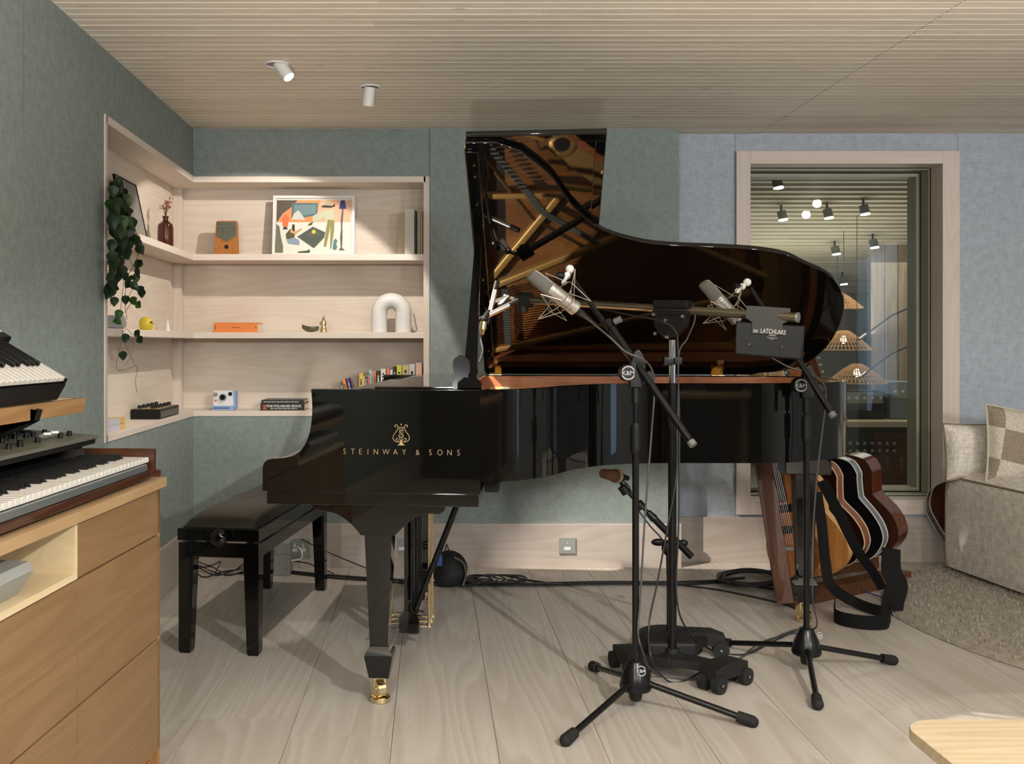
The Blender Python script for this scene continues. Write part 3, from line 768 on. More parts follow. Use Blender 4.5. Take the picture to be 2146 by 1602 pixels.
scatter(246, 385, 14, 14, 9, .045, .06); scatter(248, 430, 20, 40, 22, .045, .062); scatter(256, 480, 24, 42, 24, .045, .062); scatter(246, 545, 20, 40, 20); scatter(238, 585, 10, 28, 9, .045, .06)
scatter(278, 500, 14, 18, 5); scatter(290, 545, 8, 8, 2); scatter(282, 572, 8, 12, 3, g=.5); scatter(272, 590, 6, 8, 2)
for (x, y, dx, dz, g) in ((262, 625, .2, -1, 0), (276, 628, .6, -.8, 1), (284, 640, .9, -.4, 1), (250, 655, -.2, -1, 1), (252, 678, -1, -.1, 1), (262, 705, .1, -1, 0), (282, 700, 1, -.5, 0), (288, 712, .9, -.6, 0),
                          (256, 742, .3, -1, 0), (292, 605, .5, -.9, 0), (296, 612, .2, -1, 0), (240, 628, -.1, -1, 0), (236, 566, .1, -1, 0), (288, 520, .5, -.8, 0)):
    leaf(lg if g else lv, PX(x, XF, y-6), (dx*.3, dx*.6, dz), Vector((.5, -1, .2)), .038)
obj('stems', stem, colm('green stem', S(92, 96, 52)), pt); obj('leaves', lv, leafm, pt); obj('new_leaves', lg, leafg, pt)

# side niche, middle shelf
p = PX(306, XL-.06, 690); t = thing('yellow_ball_ornament', 'small bright yellow ball ornament on the middle shelf of the side niche', 'ornament', (XL-.06, p.y, Z2))
o = MB(); o.lathe([(0, 0), (.018, .001), (.027, .010), (.031, .028), (.029, .045), (.018, .058), (0, .062)], (XL-.06, p.y, Z2), 24); obj('ball', o, colm('bright yellow', S(206, 184, 46), .4), t)
o = MB(); o.sphere((XL-.06+.024, p.y-.012, Z2+.036), (.006, .008, .005), 8); o.tube([(XL-.034, p.y-.014, Z2+.036), (XL-.026, p.y+.002, Z2+.032)], .0012, 5); obj('beak', o, M['black'], t)
p = PX(351, XL-.07, 693); t0 = p
o = MB(); r5 = random.Random(2)
for k in range(5): o.lathe([(.016-.0025*k, .010*k+.004), (.010-.0015*k, .010*k+.016), (.002, .010*k+.02)], (XL-.07, p.y, Z2), 10)
o.lathe([(.006, 0), (.006, .006), (0, .07), ], (XL-.07, p.y, Z2), 8)
single('tree_ornament', o, M['white'], 'tiny white porcelain tree at the back of the side niche', 'ornament', (XL-.07, p.y, Z2))
p = PX(330, XL-.06, 693); o = MB(); o.lathe([(.007, 0), (.007, .018), (.003, .026), (.004, .032), (0, .036)], (XL-.06, p.y, Z2), 10)
single('peg_ornament', o, colm('pale beech', S(200, 176, 146)), 'tiny beech peg ornament beside the yellow ball', 'ornament', (XL-.06, p.y, Z2))
p = PX(243, XL-.07, 690); o = MB(); o.lathe([(.03, 0), (.040, .012), (.042, .03), (.036, .05), (.030, .056), (.027, .052), (.034, .03), (.03, .01), (0, .008)], (XL-.07, p.y, Z2), 24)
single('glass_bowl', o, colm('clear blown glass', S(205, 210, 215), .1, trans=.7), 'clear glass bowl behind the trailing plant on the middle shelf', 'bowl', (XL-.07, p.y, Z2))

# side niche, bottom board: small synthesiser and two card boxes
a = PX(333, XL-.02, 876); b = PX(366, XL-.02, 868)
t = thing('desktop_synth', 'small black desktop synthesiser with knobs on the bottom board', 'synthesiser', (XL-.08, (a.y+b.y)/2, Z3))
y0_, y1_ = a.y-.0, b.y+.06
o = MB(); o.b2((XL-.145, y0_, Z3+.003), (XL-.015, y1_, Z3+.045), .002); obj('body', o, M['black'], t)
o = MB(); o.b2((XL-.14, y0_+.012, Z3+.0451), (XL-.02, y1_-.01, Z3+.047)); obj('panel', o, colm('brass panel', S(176, 158, 116), .35, metal=.6), t)
for i in range(5):
    for j in range(2):
        o = MB(); yy = y0_+.03+i*(y1_-y0_-.06)/4; xx = XL-.115+.06*j
        o.cyl((xx, yy, Z3+.047), (xx, yy, Z3+.062), .010, .008, n=14); obj('knob', o, M['black'], t)
o = MB(); o.b2((XL-.015, y0_+.01, Z3+.008), (XL-.0135, y1_-.01, Z3+.034)); obj('front_strip', o, colm('grey strip', S(96, 96, 88)), t)
p = PX(250, XL-.02, 897)
for k in range(2):
    t = thing('card_box', 'small white and yellow card box, %s of two' % ('lower' if k == 0 else 'upper'), 'box', (XL-.06, p.y, Z3+.024*k), 0, 'card boxes on the bottom board')
    o = MB(); o.b2((XL-.09, p.y-.075, Z3+.024*k), (XL-.02, p.y+.012, Z3+.024*k+.0235), .001); obj('sleeve', o, colm('pale lilac card', S(196, 194, 204)), t)
    o = MB(); o.b2((XL-.0899, p.y+.012, Z3+.024*k+.0004), (XL-.0201, p.y+.075, Z3+.024*k+.0231), .001); obj('drawer', o, colm('mustard card', S(214, 184, 104)), t)
# ---------------------------------------------------------------- the grand piano (x along its length from the keyboard, y from the treble side)
TH = R(6.0)
PA = Vector((-.513, 3.036, 0))
pn = thing('grand_piano', 'glossy black grand piano with raised lid beside the microphones', 'piano', PA, -TH)
def pobj(name, mb, m, parent=None, label=None, ang=38): return obj(name, mb, m, parent or pn, label, world=False, ang=ang)
PW, RT, RB = 1.48, .985, .711
XY = FACE                                    # (x, z) profile drawings -> upright plane, thickness along -y
def prof(poly, y0, y1, mb=None, bev=.0015, M_=None):
    mb = mb or MB(); mb.prism(poly, -y1, -y0, M=(M_ or Matrix()) @ FACE, bev=bev); return mb
curve = cat2([(.763, .04), (.863, .165), (.943, .329), (1.042, .455), (1.16, .520), (1.275, .55), (1.45, .566), (1.59, .583), (1.70, .615), (1.784, .674), (1.87, .735), (1.93, .81), (1.985, .94), (2.005, 1.10), (1.995, 1.26), (1.945, 1.39), (1.86, 1.46), (1.75, 1.48)], 6)
outer = [(.30, 0), (.62, 0), (.69, .004)]+curve+[(.30, 1.48)]
def offset_poly(poly, d):
    n = len(poly); out = []
    for i in range(n):
        a = Vector(poly[i-1]); b = Vector(poly[i]); c = Vector(poly[(i+1) % n])
        e1 = (b-a).normalized(); e2 = (c-b).normalized()
        n1 = Vector((-e1.y, e1.x)); n2 = Vector((-e2.y, e2.x)); m = (n1+n2); m.normalize()
        k = d/max(.5, m.dot(n1)); out.append((b.x+m.x*k, b.y+m.y*k))
    return out
def ring(mb, A, B, z0, z1, bv=0):
    t = bmesh.new(); n = len(A)
    vs = [[t.verts.new((p[0], p[1], z)) for p in Q] for Q, z in ((A, z0), (A, z1), (B, z1), (B, z0))]
    for i in range(n):
        j = (i+1) % n
        for a, b in ((0, 1), (1, 2), (2, 3), (3, 0)): t.faces.new((vs[a][i], vs[a][j], vs[b][j], vs[b][i]))
    bmesh.ops.recalc_face_normals(t, faces=t.faces[:]); mb.merge(t); return mb
mid = offset_poly(outer, .030); inn = offset_poly(outer, .060)
pobj('rim', ring(MB(), outer, mid, RB, RT), M['gloss'], ang=30)
pobj('inner_rim', ring(MB(), offset_poly(outer, .0302), inn, RB+.02, RT-.004), M['mahog'], ang=30)
arm = cat2([(0, .74), (.003, .756), (.012, .768), (.03, .7735), (.06, .776), (.09, .782), (.115, .797), (.133, .822), (.145, .855), (.151, .89), (.153, .92), (.1525, .95), (.150, .985)], 4)
side = [(0, .6755)]+arm+[(.66, .985), (.66, .6755)]
o = prof(side, -.0012, .05); pobj('case_side', o, M['gloss'], ang=25)
o = prof(side, 1.43, 1.4812); pobj('case_side', o, M['gloss'], ang=25)
o = MB(); o.b2((.012, .004, .636), (.655, 1.476, .675), .003); pobj('keybed', o, M['gloss'])
o = MB(); o.b2((.004, .0505, .676), (.03, 1.4295, .742), .003); pobj('key_slip', o, M['gloss'])
fb = [(.03, .745), (.06, .775), (.12, .786), (.17, .80), (.19, .84), (.195, .94), (.215, .94), (.21, .8), (.2, .76), (.05, .742)]
pobj('fallboard', prof(fb, .052, 1.428), M['gloss'])
o = MB(); o.b2((.216, .052, .70), (.60, 1.428, .87)); pobj('action_cover', o, M['blackm'])
# music desk folded flat
o = MB(); o.b2((.335, .055, .985), (.61, 1.425, .992), .002); pobj('music_desk', o, M['gloss'])
o = MB(); o.b2((.22, .052, .93), (.30, 1.428, .975), .002); pobj('front_rail', o, M['gloss'])
# beams under the case
o = MB(); o.b2((.66, .25, .645), (.705, 1.40, .71), .003); pobj('crossbeam', o, M['blackm'])
o = MB()
for a, b in (((.68, .5), (1.75, .95)), ((.68, .8), (1.8, 1.08)), ((.68, 1.15), (1.8, 1.22))): o.slab((a[0], a[1], .745), (b[0], b[1], .745), .06, .06)
pobj('brace', o, wood('pale_spruce', S(206, 160, 104), S(180, 132, 82), 'x', 1, .6))
# soundboard, plate, strings, dampers
pobj('soundboard', MB().prism(offset_poly(outer, .055), .845, .855), M['sound'])
o = MB()
o.b2((.47, .075, .882), (.62, 1.405, .898), .003)
web = [(.62, .075), (.70, .08), (.78, .13), (.86, .27), (.95, .43), (1.05, .53), (1.2, .60), (1.45, .635), (1.65, .67), (1.78, .75), (1.88, .85), (1.935, 1.0), (1.945, 1.12), (1.93, 1.25), (1.88, 1.36), (1.80, 1.41), (.62, 1.41), (.62, 1.395), (1.66, 1.375), (1.76, 1.25), (1.78, 1.1), (1.74, .95), (1.62, .84), (1.42, .78), (1.22, .74), (1.08, .69), (.97, .61), (.885, .51), (.80, .40), (.70, .30), (.62, .26)]
o.prism(web, .882, .896, bev=.003)
for a, b, w in (((.60, .675), (.925, .675), .026), ((.62, 1.06), (.925, .672), .030), ((.60, 1.10), (1.30, .80), .028), ((.92, .675), (1.10, .70), .026), ((.62, .38), (.86, .47), .02),
                ((.62, 1.40), (1.72, 1.12), .024), ((1.25, .80), (1.78, 1.05), .024)):
    o.slab((a[0], a[1], .915), (b[0], b[1], .915), w, .040, bev=.008)
for (u, v, r) in ((.93, .50, .040), (1.12, .625, .026), (1.5, .70, .03)):
    o.lathe([(r*1.5, -.003), (r*1.5, .004), (r*1.3, .010), (r*.95, .012), (r*.8, .006), (r*.78, -.002)], (u, v, .896), 28)
pobj('iron_plate', o, M['gold'])
o = MB()
for (u, v, r) in ((.93, .50, .040), (1.12, .625, .026), (1.5, .70, .03)): o.cyl((u, v, .8962), (u, v, .9005), r*.79, n=24)
pobj('plate_hole', o, M['blackm'])
o = MB()
for i in range(118):
    v = .28+i*.0068; e = .30*max(0, (v-.28)/.8)
    ue = .80+(v-.28)*1.15
    o.slab((.56, v, .907), (min(1.78, ue+.10), v+.05+(v-.28)*.10, .907), .0016, .0012)
pobj('strings', o, M['steel'])['kind'] = 'stuff'
o = MB()
for i in range(26):
    v = 1.125+i*.0105; o.slab((.58, v, .922), (1.62, .88+i*.0145, .922), .0048, .004)
pobj('bass_strings', o, mat('copper_wound_string', (.55, .24, .10), .35, .9))['kind'] = 'stuff'
def poly_at(pts, t):
    n = len(pts)-1; k = min(int(t*n), n-1); f = t*n-k
    return [pts[k][j]*(1-f)+pts[k+1][j]*f for j in (0, 1)]
o = MB(); dl = [(.632, .455), (.777, .645), (.856, .75), (.946, .803), (1.067, .878)]
for i in range(44):
    u, v = poly_at(dl, i/43); o.box((u, v, .930), (.034, .0088, .022), .001)
dl2 = [(.69, 1.10), (.70, 1.36)]
for i in range(22):
    u, v = poly_at(dl2, i/21); o.box((u, v, .926), (.030, .0088, .016), .001)
pobj('damper_row', o, colm('dark grey damper', S(92, 94, 90)))
o = MB(); o.tube([(p[0]-.045, p[1]+.03, .915) for p in dl], .008, 8); pobj('damper_rail', o, M['brassd'])
# prop stick: turned foot on the treble side, slim shaft up to the lid
PHI = R(31.0)
ML = Matrix(((1, 0, 0, 0), (0, -math.cos(PHI), -math.sin(PHI), PW), (0, math.sin(PHI), -math.cos(PHI), .989), (0, 0, 0, 1)))
def lidp(u, r, n=0.0): return ML @ Vector((u, r, n))
base = Vector((.626, .030, RT)); top = lidp(.628, 1.11)
L = (top-base).length; A = frame_to(top-base, Vector((1, 0, 0)))
ax_u = Vector((1, 0, 0)); ax_d = (top-base).normalized()
q = [(0, .036), (.026, .036), (.034, .032), (.047, .022), (.060, .0195), (.078, .0225), (.095, .0225), (.115, .0195), (.145, .0190), (.45, .0150), (.97, .0095), (1, .008)]
qq = cat2([(a*L, b) for a, b in q], 3)
rings = []
nn = ax_d.cross(ax_u).normalized()
for a, b in qq:
    c = base+ax_d*a; th = .007
    rings.append([c-ax_u*b-nn*th, c+ax_u*b-nn*th, c+ax_u*b+nn*th, c-ax_u*b+nn*th])
pobj('prop_stick', MB().loft(rings), M['ebony'], ang=50)
L2 = .12; o = MB()
hs = [(0, .03), (.02, .030), (.045, .019), (.06, .024), (.085, .026), (.105, .022), (.12, .006)]
rings = []
for a, b in cat2(hs, 3):
    c = base+Vector((-.022, .022, 0))+Vector((-.05*a, .1*a, a*.85)); rings.append([c+Vector((-b, -.005, 0)), c+Vector((b, -.005, 0)), c+Vector((b, .005, 0)), c+Vector((-b, .005, 0))])
pobj('short_prop_stick', MB().loft(rings), M['ebony'], ang=50)
# lid
lo = [(.60, -.003), (.60, 1.492), (.70, 1.490)]+[(u+.010, PW-v+.012) for u, v in curve[:-1]]+[(1.75, -.003)]
# remove points of the closing part that cross the spine
o = MB(); o.prism(lo, -.018, 0, M=ML, bev=.003, seg=3); lid = pobj('lid', o, M['gloss_lid'], ang=30)
flo, fhi = .602, 1.045
o = MB(); o.b2((flo, -.001, -.040), (fhi, 1.505, -.022), .003, M=ML, seg=3)
flap = pobj('front_flap', o, M['gloss_lid'], ang=30)
o = MB()
o.b2((flo+.004, 1.47, -.0225), (fhi-.002, 1.503, -.0165), .002, M=ML); o.b2((fhi-.034, .2, -.0225), (fhi-.002, 1.47, -.0165), .002, M=ML)
pobj('flap_moulding', o, M['gloss'], flap)
o = MB(); o.b2((.604, .03, .0004), (.642, 1.46, .012), .003, M=ML); pobj('hinge_batten', o, M['gloss'], lid)
o = MB(); o.b2((.5965, .02, -.030), (.6005, 1.47, .002), M=ML); pobj('long_hinge', o, M['brass'], lid)
for r in (1.40, 1.345, 1.20, .95, .75, .55, .40, .22, .16):
    o = MB(); o.cyl(lidp(.624, r, .012), lidp(.624, r, .0145), .0045, n=10); pobj('screw', o, M['brass'], lid)
for u in (.645, 1.60):
    o = MB()
    o.b2((u-.027, PW-.045, RT-.001), (u+.027, PW+.002, RT+.003), .001)
    o.prism([(-.026, 0), (.026, 0), (.026, .045), (.022, .064), (.008, .086), (.015, .104), (.012, .112), (-.012, .112), (-.015, .104), (-.008, .086), (-.022, .064), (-.026, .045)], .0005, .0035, M=ML @ T(u, .006, 0))
    o.cyl((u-.026, PW+.002, RT+.008), (u+.026, PW+.002, RT+.008), .006, n=12)
    pobj('lid_hinge', o, M['brass'])
    for s in (-1, 1):
        o2 = MB(); o2.cyl((u+.015*s, PW-.022, RT+.003), (u+.015*s, PW-.022, RT+.0045), .004, n=10); pobj('screw', o2, M['brassd'])
# gold lyre emblem and name on the case side
gl = mat('gold_leaf', (.46, .33, .17), .4, .6)
for ch, px in zip('STEINWAY&SONS', (722, 739.4, 755.6, 771.6, 788.3, 809.7, 829.7, 848, 876.4, 903, 923, 943.2, 961.8)):
    u = .247+(px-718)*(.603-.247)/(967-718); k = 'STEINWAY&SONS'
    lt = MB(); lt.merge(text_bm(ch, .0232 if ch == '&' else .0248, .0002, -.0004), T(u, -.0016, .790) @ Matrix.Diagonal((.86, 1, 1, 1)) @ FACE)
    pobj('gold_letter', lt, gl)
em = MB(); c0 = (.424, .8515)
def sp(pts, r=.0011, n=6):
    for s in (1, -1): em.tube([(c0[0]+s*x, -.0018, c0[1]+z) for x, z in cat2(pts, n)], r, 6)
sp([(.0, -.026), (.004, -.0235), (.010, -.023), (.018, -.021), (.0245, -.0125), (.022, -.002), (.014, .009), (.0095, .018), (.011, .026), (.0155, .0285), (.019, .0255), (.018, .022), (.0155, .0225)])
sp([(.006, -.0235), (.011, -.021), (.015, -.016), (.0145, -.012), (.011, -.012), (.011, -.0155)], .0009)
for x in (-.005, 0, .005): em.tube([(c0[0]+x, -.0018, c0[1]-.018), (c0[0]+x, -.0018, c0[1]+.022)], .0006, 6)
em.tube([(c0[0]-.009, -.0018, c0[1]+.020), (c0[0]+.009, -.0018, c0[1]+.020)], .0009, 6)
em.tube([(c0[0]-.008, -.0018, c0[1]-.0175), (c0[0]+.008, -.0018, c0[1]-.0175)], .0009, 6)
em.prism([(-.012, -.033), (.012, -.033), (.007, -.030), (.003, -.025), (.002, -.018), (-.002, -.018), (-.003, -.025), (-.007, -.030)], .0012, .002, M=T(c0[0], 0, c0[1]) @ FACE)
em.sphere((c0[0], -.0018, c0[1]+.029), .0024, 8)
em.tube([(c0[0]+x, -.0022, c0[1]+z) for x, z in cat2([(.005, .010), (.001, .013), (-.004, .009), (-.001, .003), (.004, -.001), (.007, -.006), (.002, -.011), (-.006, -.008), (-.008, -.002)], 5)], .0008, 6)
pobj('lyre_emblem', em, gl)
# legs
brk = [(.133, .637), (.133, .608)]+cat2([(.145, .6065), (.190, .5985), (.213, .592), (.245, .571), (.267, .551), (.285, .529)], 3)+cat2([(.390, .529), (.402, .541), (.427, .565), (.450, .584), (.476, .595), (.506, .5995), (.528, .5985), (.545, .611), (.553, .637)], 3)
def leg(u, v, console=True, ztop=.529):
    l = MB()
    def sq(h, z): return [Vector((u-h, v-h, z)), Vector((u+h, v-h, z)), Vector((u+h, v+h, z)), Vector((u-h, v+h, z))]
    l.loft([sq(.031, .082), sq(.0435, .148), sq(.0435, .156), sq(.031, .178), sq(.0285, .186), sq(.0425, ztop)])
    lg_ = pobj('leg', l, M['gloss'], ang=30)
    if console:
        c = prof(brk, v-.05, v+.05); pobj('leg_bracket', c, M['gloss'], lg_, ang=28)
    else:
        c = MB(); c.b2((u-.09, v-.07, ztop), (u+.09, v+.07, RB-.0), .006); pobj('leg_bracket', c, M['gloss'], lg_)
    c = MB()
    c.lathe([(.030, 0), (.032, .004), (.032, .016), (.028, .018), (.026, .010), (0, .010)], (u, v, 0), 24)
    c.b2((u-.020, v-.014, .074), (u+.020, v+.014, .082), .002)
    for s in (-1, 1): c.b2((u+.006*s*2.6-.0025, v-.011, .040), (u+.006*s*2.6+.0025, v+.011, .078), .001)
    pobj('caster_fork', c, M['brass'], lg_)
    c = MB(); Mw = T(u-.004, v-.004, .040) @ RZ(35)
    c.cyl((-.013, 0, 0), (.013, 0, 0), .029, n=28, M=Mw); c.cyl((-.014, 0, 0), (.014, 0, 0), .010, n=16, M=Mw)
    pobj('caster_wheel', c, M['brass'], lg_)
    return lg_
leg(.338, .143); leg(.345, 1.345); leg(1.90, 1.22, False, .60)
# pedal lyre
o = MB(); ub = .372; v0, v1 = .615, .865
o.b2((ub-.040, v0, .078), (ub+.034, v1, .128), .002); o.prism([(-.044, .128), (.038, .128), (.026, .142), (.018, .160), (-.020, .160), (-.032, .142)], -v1-.002, -v0+.002, M=T(ub, 0, 0) @ FACE)
pobj('pedal_box', o, M['gloss'])
for vv in (v0+.022, v1-.022):
    o = MB(); o.b2((ub-.022, vv-.016, .155), (ub+.006, vv+.016, .637), .003); pobj('lyre_post', o, M['gloss'])
for vv in (v0+.075, v1-.075):
    o = MB(); o.cyl((ub+.016, vv, .13), (ub+.016, vv, .637), .008, n=14); pobj('lyre_rod', o, M['gloss'])
for vv in (v0+.06, (v0+v1)/2, v1-.06):
    o = MB(); o.tube([(ub+.062, vv, .085), (ub+.062, vv, .64)], .0042, 10); o.cyl((ub+.062, vv, .085), (ub+.062, vv, .10), .008, n=10); pobj('pedal_rod', o, M['brass'])
    o = MB(); o.tube(catmull([(ub-.035, vv, .10), (ub-.07, vv, .098), (ub-.10, vv, .088), (ub-.115, vv, .082)], 4), [.005+.0005*k for k in range(13)], 10, flat=.6); o.slab((ub+.03, vv, .09), (ub+.07, vv, .09), .012, .006)
    pobj('pedal', o, M['brass'])
for vv in (v0+.03, v1-.03):
    o = MB(); o.cyl((ub+.012, vv, .145), (ub+.205, vv+.03, .640), .0105, n=12); o.cyl((ub+.010, vv, .135), (ub+.018, vv, .16), .014, n=12); pobj('lyre_brace', o, M['blacks'])
# ---------------------------------------------------------------- piano bench
bw, bl = .305, 1.0
b0 = Vector((-.7675, 3.627, 0)); ba = R(-8.0)
bdir = Vector((-math.sin(ba), math.cos(ba), 0))
bc = b0+bdir*.49
bn = thing('piano_bench', 'black gloss piano bench with a padded leather seat and side knob', 'bench', bc, ba)
def bobj(name, mb, m, parent=None): return obj(name, mb, m, parent or bn, world=False)
hw, hl = .150, .505
for sx in (-1, 1):
    for sy in (-1, 1):
        x, y = sx*(hw-.024), sy*(hl-.024); l = MB()
        def rect(a, b, z):  # outer corner stays straight, inner faces taper
            return [Vector((x-(a if sx > 0 else b), y-(a if sy > 0 else b), z)), Vector((x+(b if sx > 0 else a), y-(a if sy > 0 else b), z)),
                    Vector((x+(b if sx > 0 else a), y+(b if sy > 0 else a), z)), Vector((x-(a if sx > 0 else b), y+(b if sy > 0 else a), z))]
        l.loft([rect(.016, .020, 0), rect(.020, .024, .012), rect(.032, .024, .345), rect(.032, .024, .402)]); bobj('leg', l, M['gloss'])
o = MB()
for sy in (-1, 1): o.box((0, sy*(hl-.011), .376), (hw*2-.10, .02, .050), .001)
for sx in (-1, 1): o.box((sx*(hw-.011), 0, .376), (.02, hl*2-.10, .050), .001)
bobj('apron', o, M['gloss'])
o = MB()
for sx in (-.6, .6):
    for sy in (-.8, .8): o.cyl((sx*hw, sy*hl, .400), (sx*hw, sy*hl, .412), .012)
bobj('riser', o, M['steel'])
o = MB(); o.box((0, 0, .432), (hw*2+.008, hl*2+.008, .044), .003); bobj('seat_frame', o, M['gloss'])
def cush(u, v):
    a, b = u*2-1, v*2-1
    e = max(0, 1-abs(a)**5)**.5*max(0, 1-abs(b)**9)**.5
    return Vector((a*(hw-.012), b*(hl-.012), .456+.050*e+.003*math.sin(b*9)*e*(1-a*a)))
o = MB(); o.grid(cush, 28, 60); o.box((0, 0, .45), (hw*2-.026, hl*2-.026, .01)); bobj('cushion', o, M['leather'])
for s_ in (-1, 1):
    o = MB(); Mk = T(s_*(hw+.004), -.32, .428) @ RY(90*s_) if False else T(.03*0-.0, -hl-.004, .425)
    if s_ < 0:
        o.cyl((0.015, -hl-.002, .428), (.015, -hl-.03, .428), .010); o.sphere((.015, -hl-.036, .428), (.032, .022, .032), 20)
        bobj('height_knob', o, M['gloss'])

# ---------------------------------------------------------------- microphone stands
def ringlogo(t, c, nrm, r, name='badge'):
    """round black disc with a white ring and the letters K&M"""
    A = T(c) @ frame_to(nrm, Vector((0, 0, 1)))
    # frame_to: x = up x n, y = n x x = up
    o = MB(); t_ = bmesh.new(); n = 28
    for (ra, rb) in ((r*.78, r*.95),):
        for seg in ((25, 155), (205, 335)):
            k = 14
            for i in range(k):
                a0, a1 = R(seg[0]+(seg[1]-seg[0])*i/k), R(seg[0]+(seg[1]-seg[0])*(i+1)/k)
                vs = [t_.verts.new((q*math.cos(a), q*math.sin(a), .0006)) for q, a in ((ra, a0), (rb, a0), (rb, a1), (ra, a1))]
                t_.faces.new(vs)
    o.merge(t_, A); o.merge(text_bm('K&M', r*.85, .0002, .0002), A @ T(0, -r*.3, .0006))
    return obj(name, o, colm('white print', S(150, 150, 148), .5), t)
def tripod(t, c, feet, z_boss=.115, rleg=.0095):
    c = Vector((c[0], c[1], 0))
    o = MB(); o.lathe([(.018, z_boss+.035), (.024, z_boss+.030), (.040, z_boss-.005), (.050, z_boss-.045), (.047, z_boss-.054), (.022, z_boss-.058), (.020, z_boss-.078), (.016, z_boss-.088)][::-1], c, 24)
    obj('tripod_boss', o, M['blacks'], t)
    for f in feet:
        f = Vector(f); d = (f-c); d.z = 0; d.normalize()
        st = c+d*.030+Vector((0, 0, z_boss-.030)); en = f+Vector((0, 0, .018))
        l = MB(); l.cyl(st, en, rleg, n=14); lg = obj('leg', l, M['blacks'], t)
        dd = (en-st).normalized()
        l = MB(); l.cyl(en-dd*.034, en+dd*.012, .0160, .0180, n=16); l.sphere(en+dd*.012, .0172, 14); obj('rubber_foot', l, M['rubber'], lg)
def mic(name, label, base, d, roll, s=1.0, m=None):
    """large side-address microphone: base at the connector end, d the direction of its axis"""
    t = thing(name, label, 'microphone', base)
    A = T(base) @ frame_to(d, Vector((0, 0, 1))) @ RZ(roll) @ Matrix.Diagonal((s*.86, s*.86, s, 1))
    m = m or M['micnk']
    o = MB(); o.lathe([(.012, 0), (.024, .001), (.0245, .018), (.0225, .020), (.0225, .022), (.0245, .024), (.0245, .098), (.0235, .102)], (0, 0, 0), 32, M=A); obj('body', o, m, t, world=True)
    o = MB(); o.lathe([(.0247, .040), (.0252, .041), (.0252, .043), (.0247, .044)], (0, 0, 0), 32, M=A); o.lathe([(.0247, .088), (.0252, .089), (.0252, .091), (.0247, .092)], (0, 0, 0), 32, M=A); obj('trim_ring', o, M['steel'], t)
    def sec(z, rx, ry):
        return [Vector((rx*math.cos(2*math.pi*k/32), ry*math.sin(2*math.pi*k/32), z)) for k in range(32)]
    o = MB(); o.loft([sec(.102, .0238, .0238), sec(.110, .0245, .0245), sec(.150, .0235, .018), sec(.163, .0215, .0125), sec(.168, .018, .009)], M=A); obj('grille', o, M['mesh'], t)
    o = MB()
    for s_ in (-1, 1): o.tube([(s_*.0238, 0, .104), (s_*.0245, 0, .112), (s_*.0238, 0, .150), (s_*.021, 0, .165), (s_*.012, 0, .1685), (0, 0, .169)], .0016, 6, M=A)
    obj('grille_band', o, m, t)
    o = MB(); o.cyl((0, 0, -.002), (0, 0, -.028), .0115, .0115, M=A); o.cyl((0, 0, -.028), (0, 0, -.075), .0095, .0045, M=A); obj('connector', o, M['black'], t)
    return t, A
def shockmount(label, A, s=1.0, col=None):
    t = thing('shock_mount', label, 'microphone mount', A @ Vector((0, 0, .055)))
    o = MB(); c = .060; r0 = .058
    rg = [(r0*math.cos(2*math.pi*k/24), r0*math.sin(2*math.pi*k/24), c) for k in range(24)]
    o.tube(rg, .0015, 6, closed=True, M=A)
    rg = [(.030*math.cos(2*math.pi*k/24), .030*math.sin(2*math.pi*k/24), c-.03) for k in range(24)]
    o.tube(rg, .0013, 6, closed=True, M=A)
    for k in range(4):
        a = R(45+90*k); tp = (.112*math.cos(a), .088*math.sin(a), c+.012)
        for da, zz in ((-38, c), (38, c)): o.tube([(r0*math.cos(a+R(da)), r0*math.sin(a+R(da)), zz), tp], .0014, 6, M=A)
        o.tube([(.036*math.cos(a), .036*math.sin(a), c-.03), tp], .0014, 6, M=A)
        a = R(90*k); tp = (.058*math.cos(a), .058*math.sin(a), c+(.062 if k % 2 else -.070))
        for da in (-30, 30): o.tube([(r0*math.cos(a+R(da)), r0*math.sin(a+R(da)), c), tp], .0014, 6, M=A)
    obj('wire_cage', o, M['micnk'], t)
    return t
def boom_parts(t, clutch, tip, tail, r=.0085, r2=.0115):
    clutch, tip, tail = Vector(clutch), Vector(tip), Vector(tail)
    d = (tip-tail).normalized()
    o = MB(); o.cyl(tail+d*.005, tip, r, n=14)
    obj('boom_tube', o, M['blacks'], t)
    m2 = clutch.lerp(tip, .42)
    o = MB(); o.cyl(tail+d*.02, m2, r2, n=16); o.cyl(m2-d*.012, m2+d*.018, .0155, n=16); obj('boom_sleeve', o, M['blacks'], t)
    o = MB(); o.cyl(m2+Vector((.012, -.012, .012)), m2+Vector((.030, -.022, .020)), .0105, n=12); obj('boom_thumbscrew', o, colm('grey thumbscrew', (.10, .10, .095), .45), t)
    o = MB(); o.cyl(tail-d*.004, tail+d*.012, r2+.001, n=16); obj('boom_end_cap', o, colm('dull grey cap', (.12, .12, .11), .5), t)
    return d
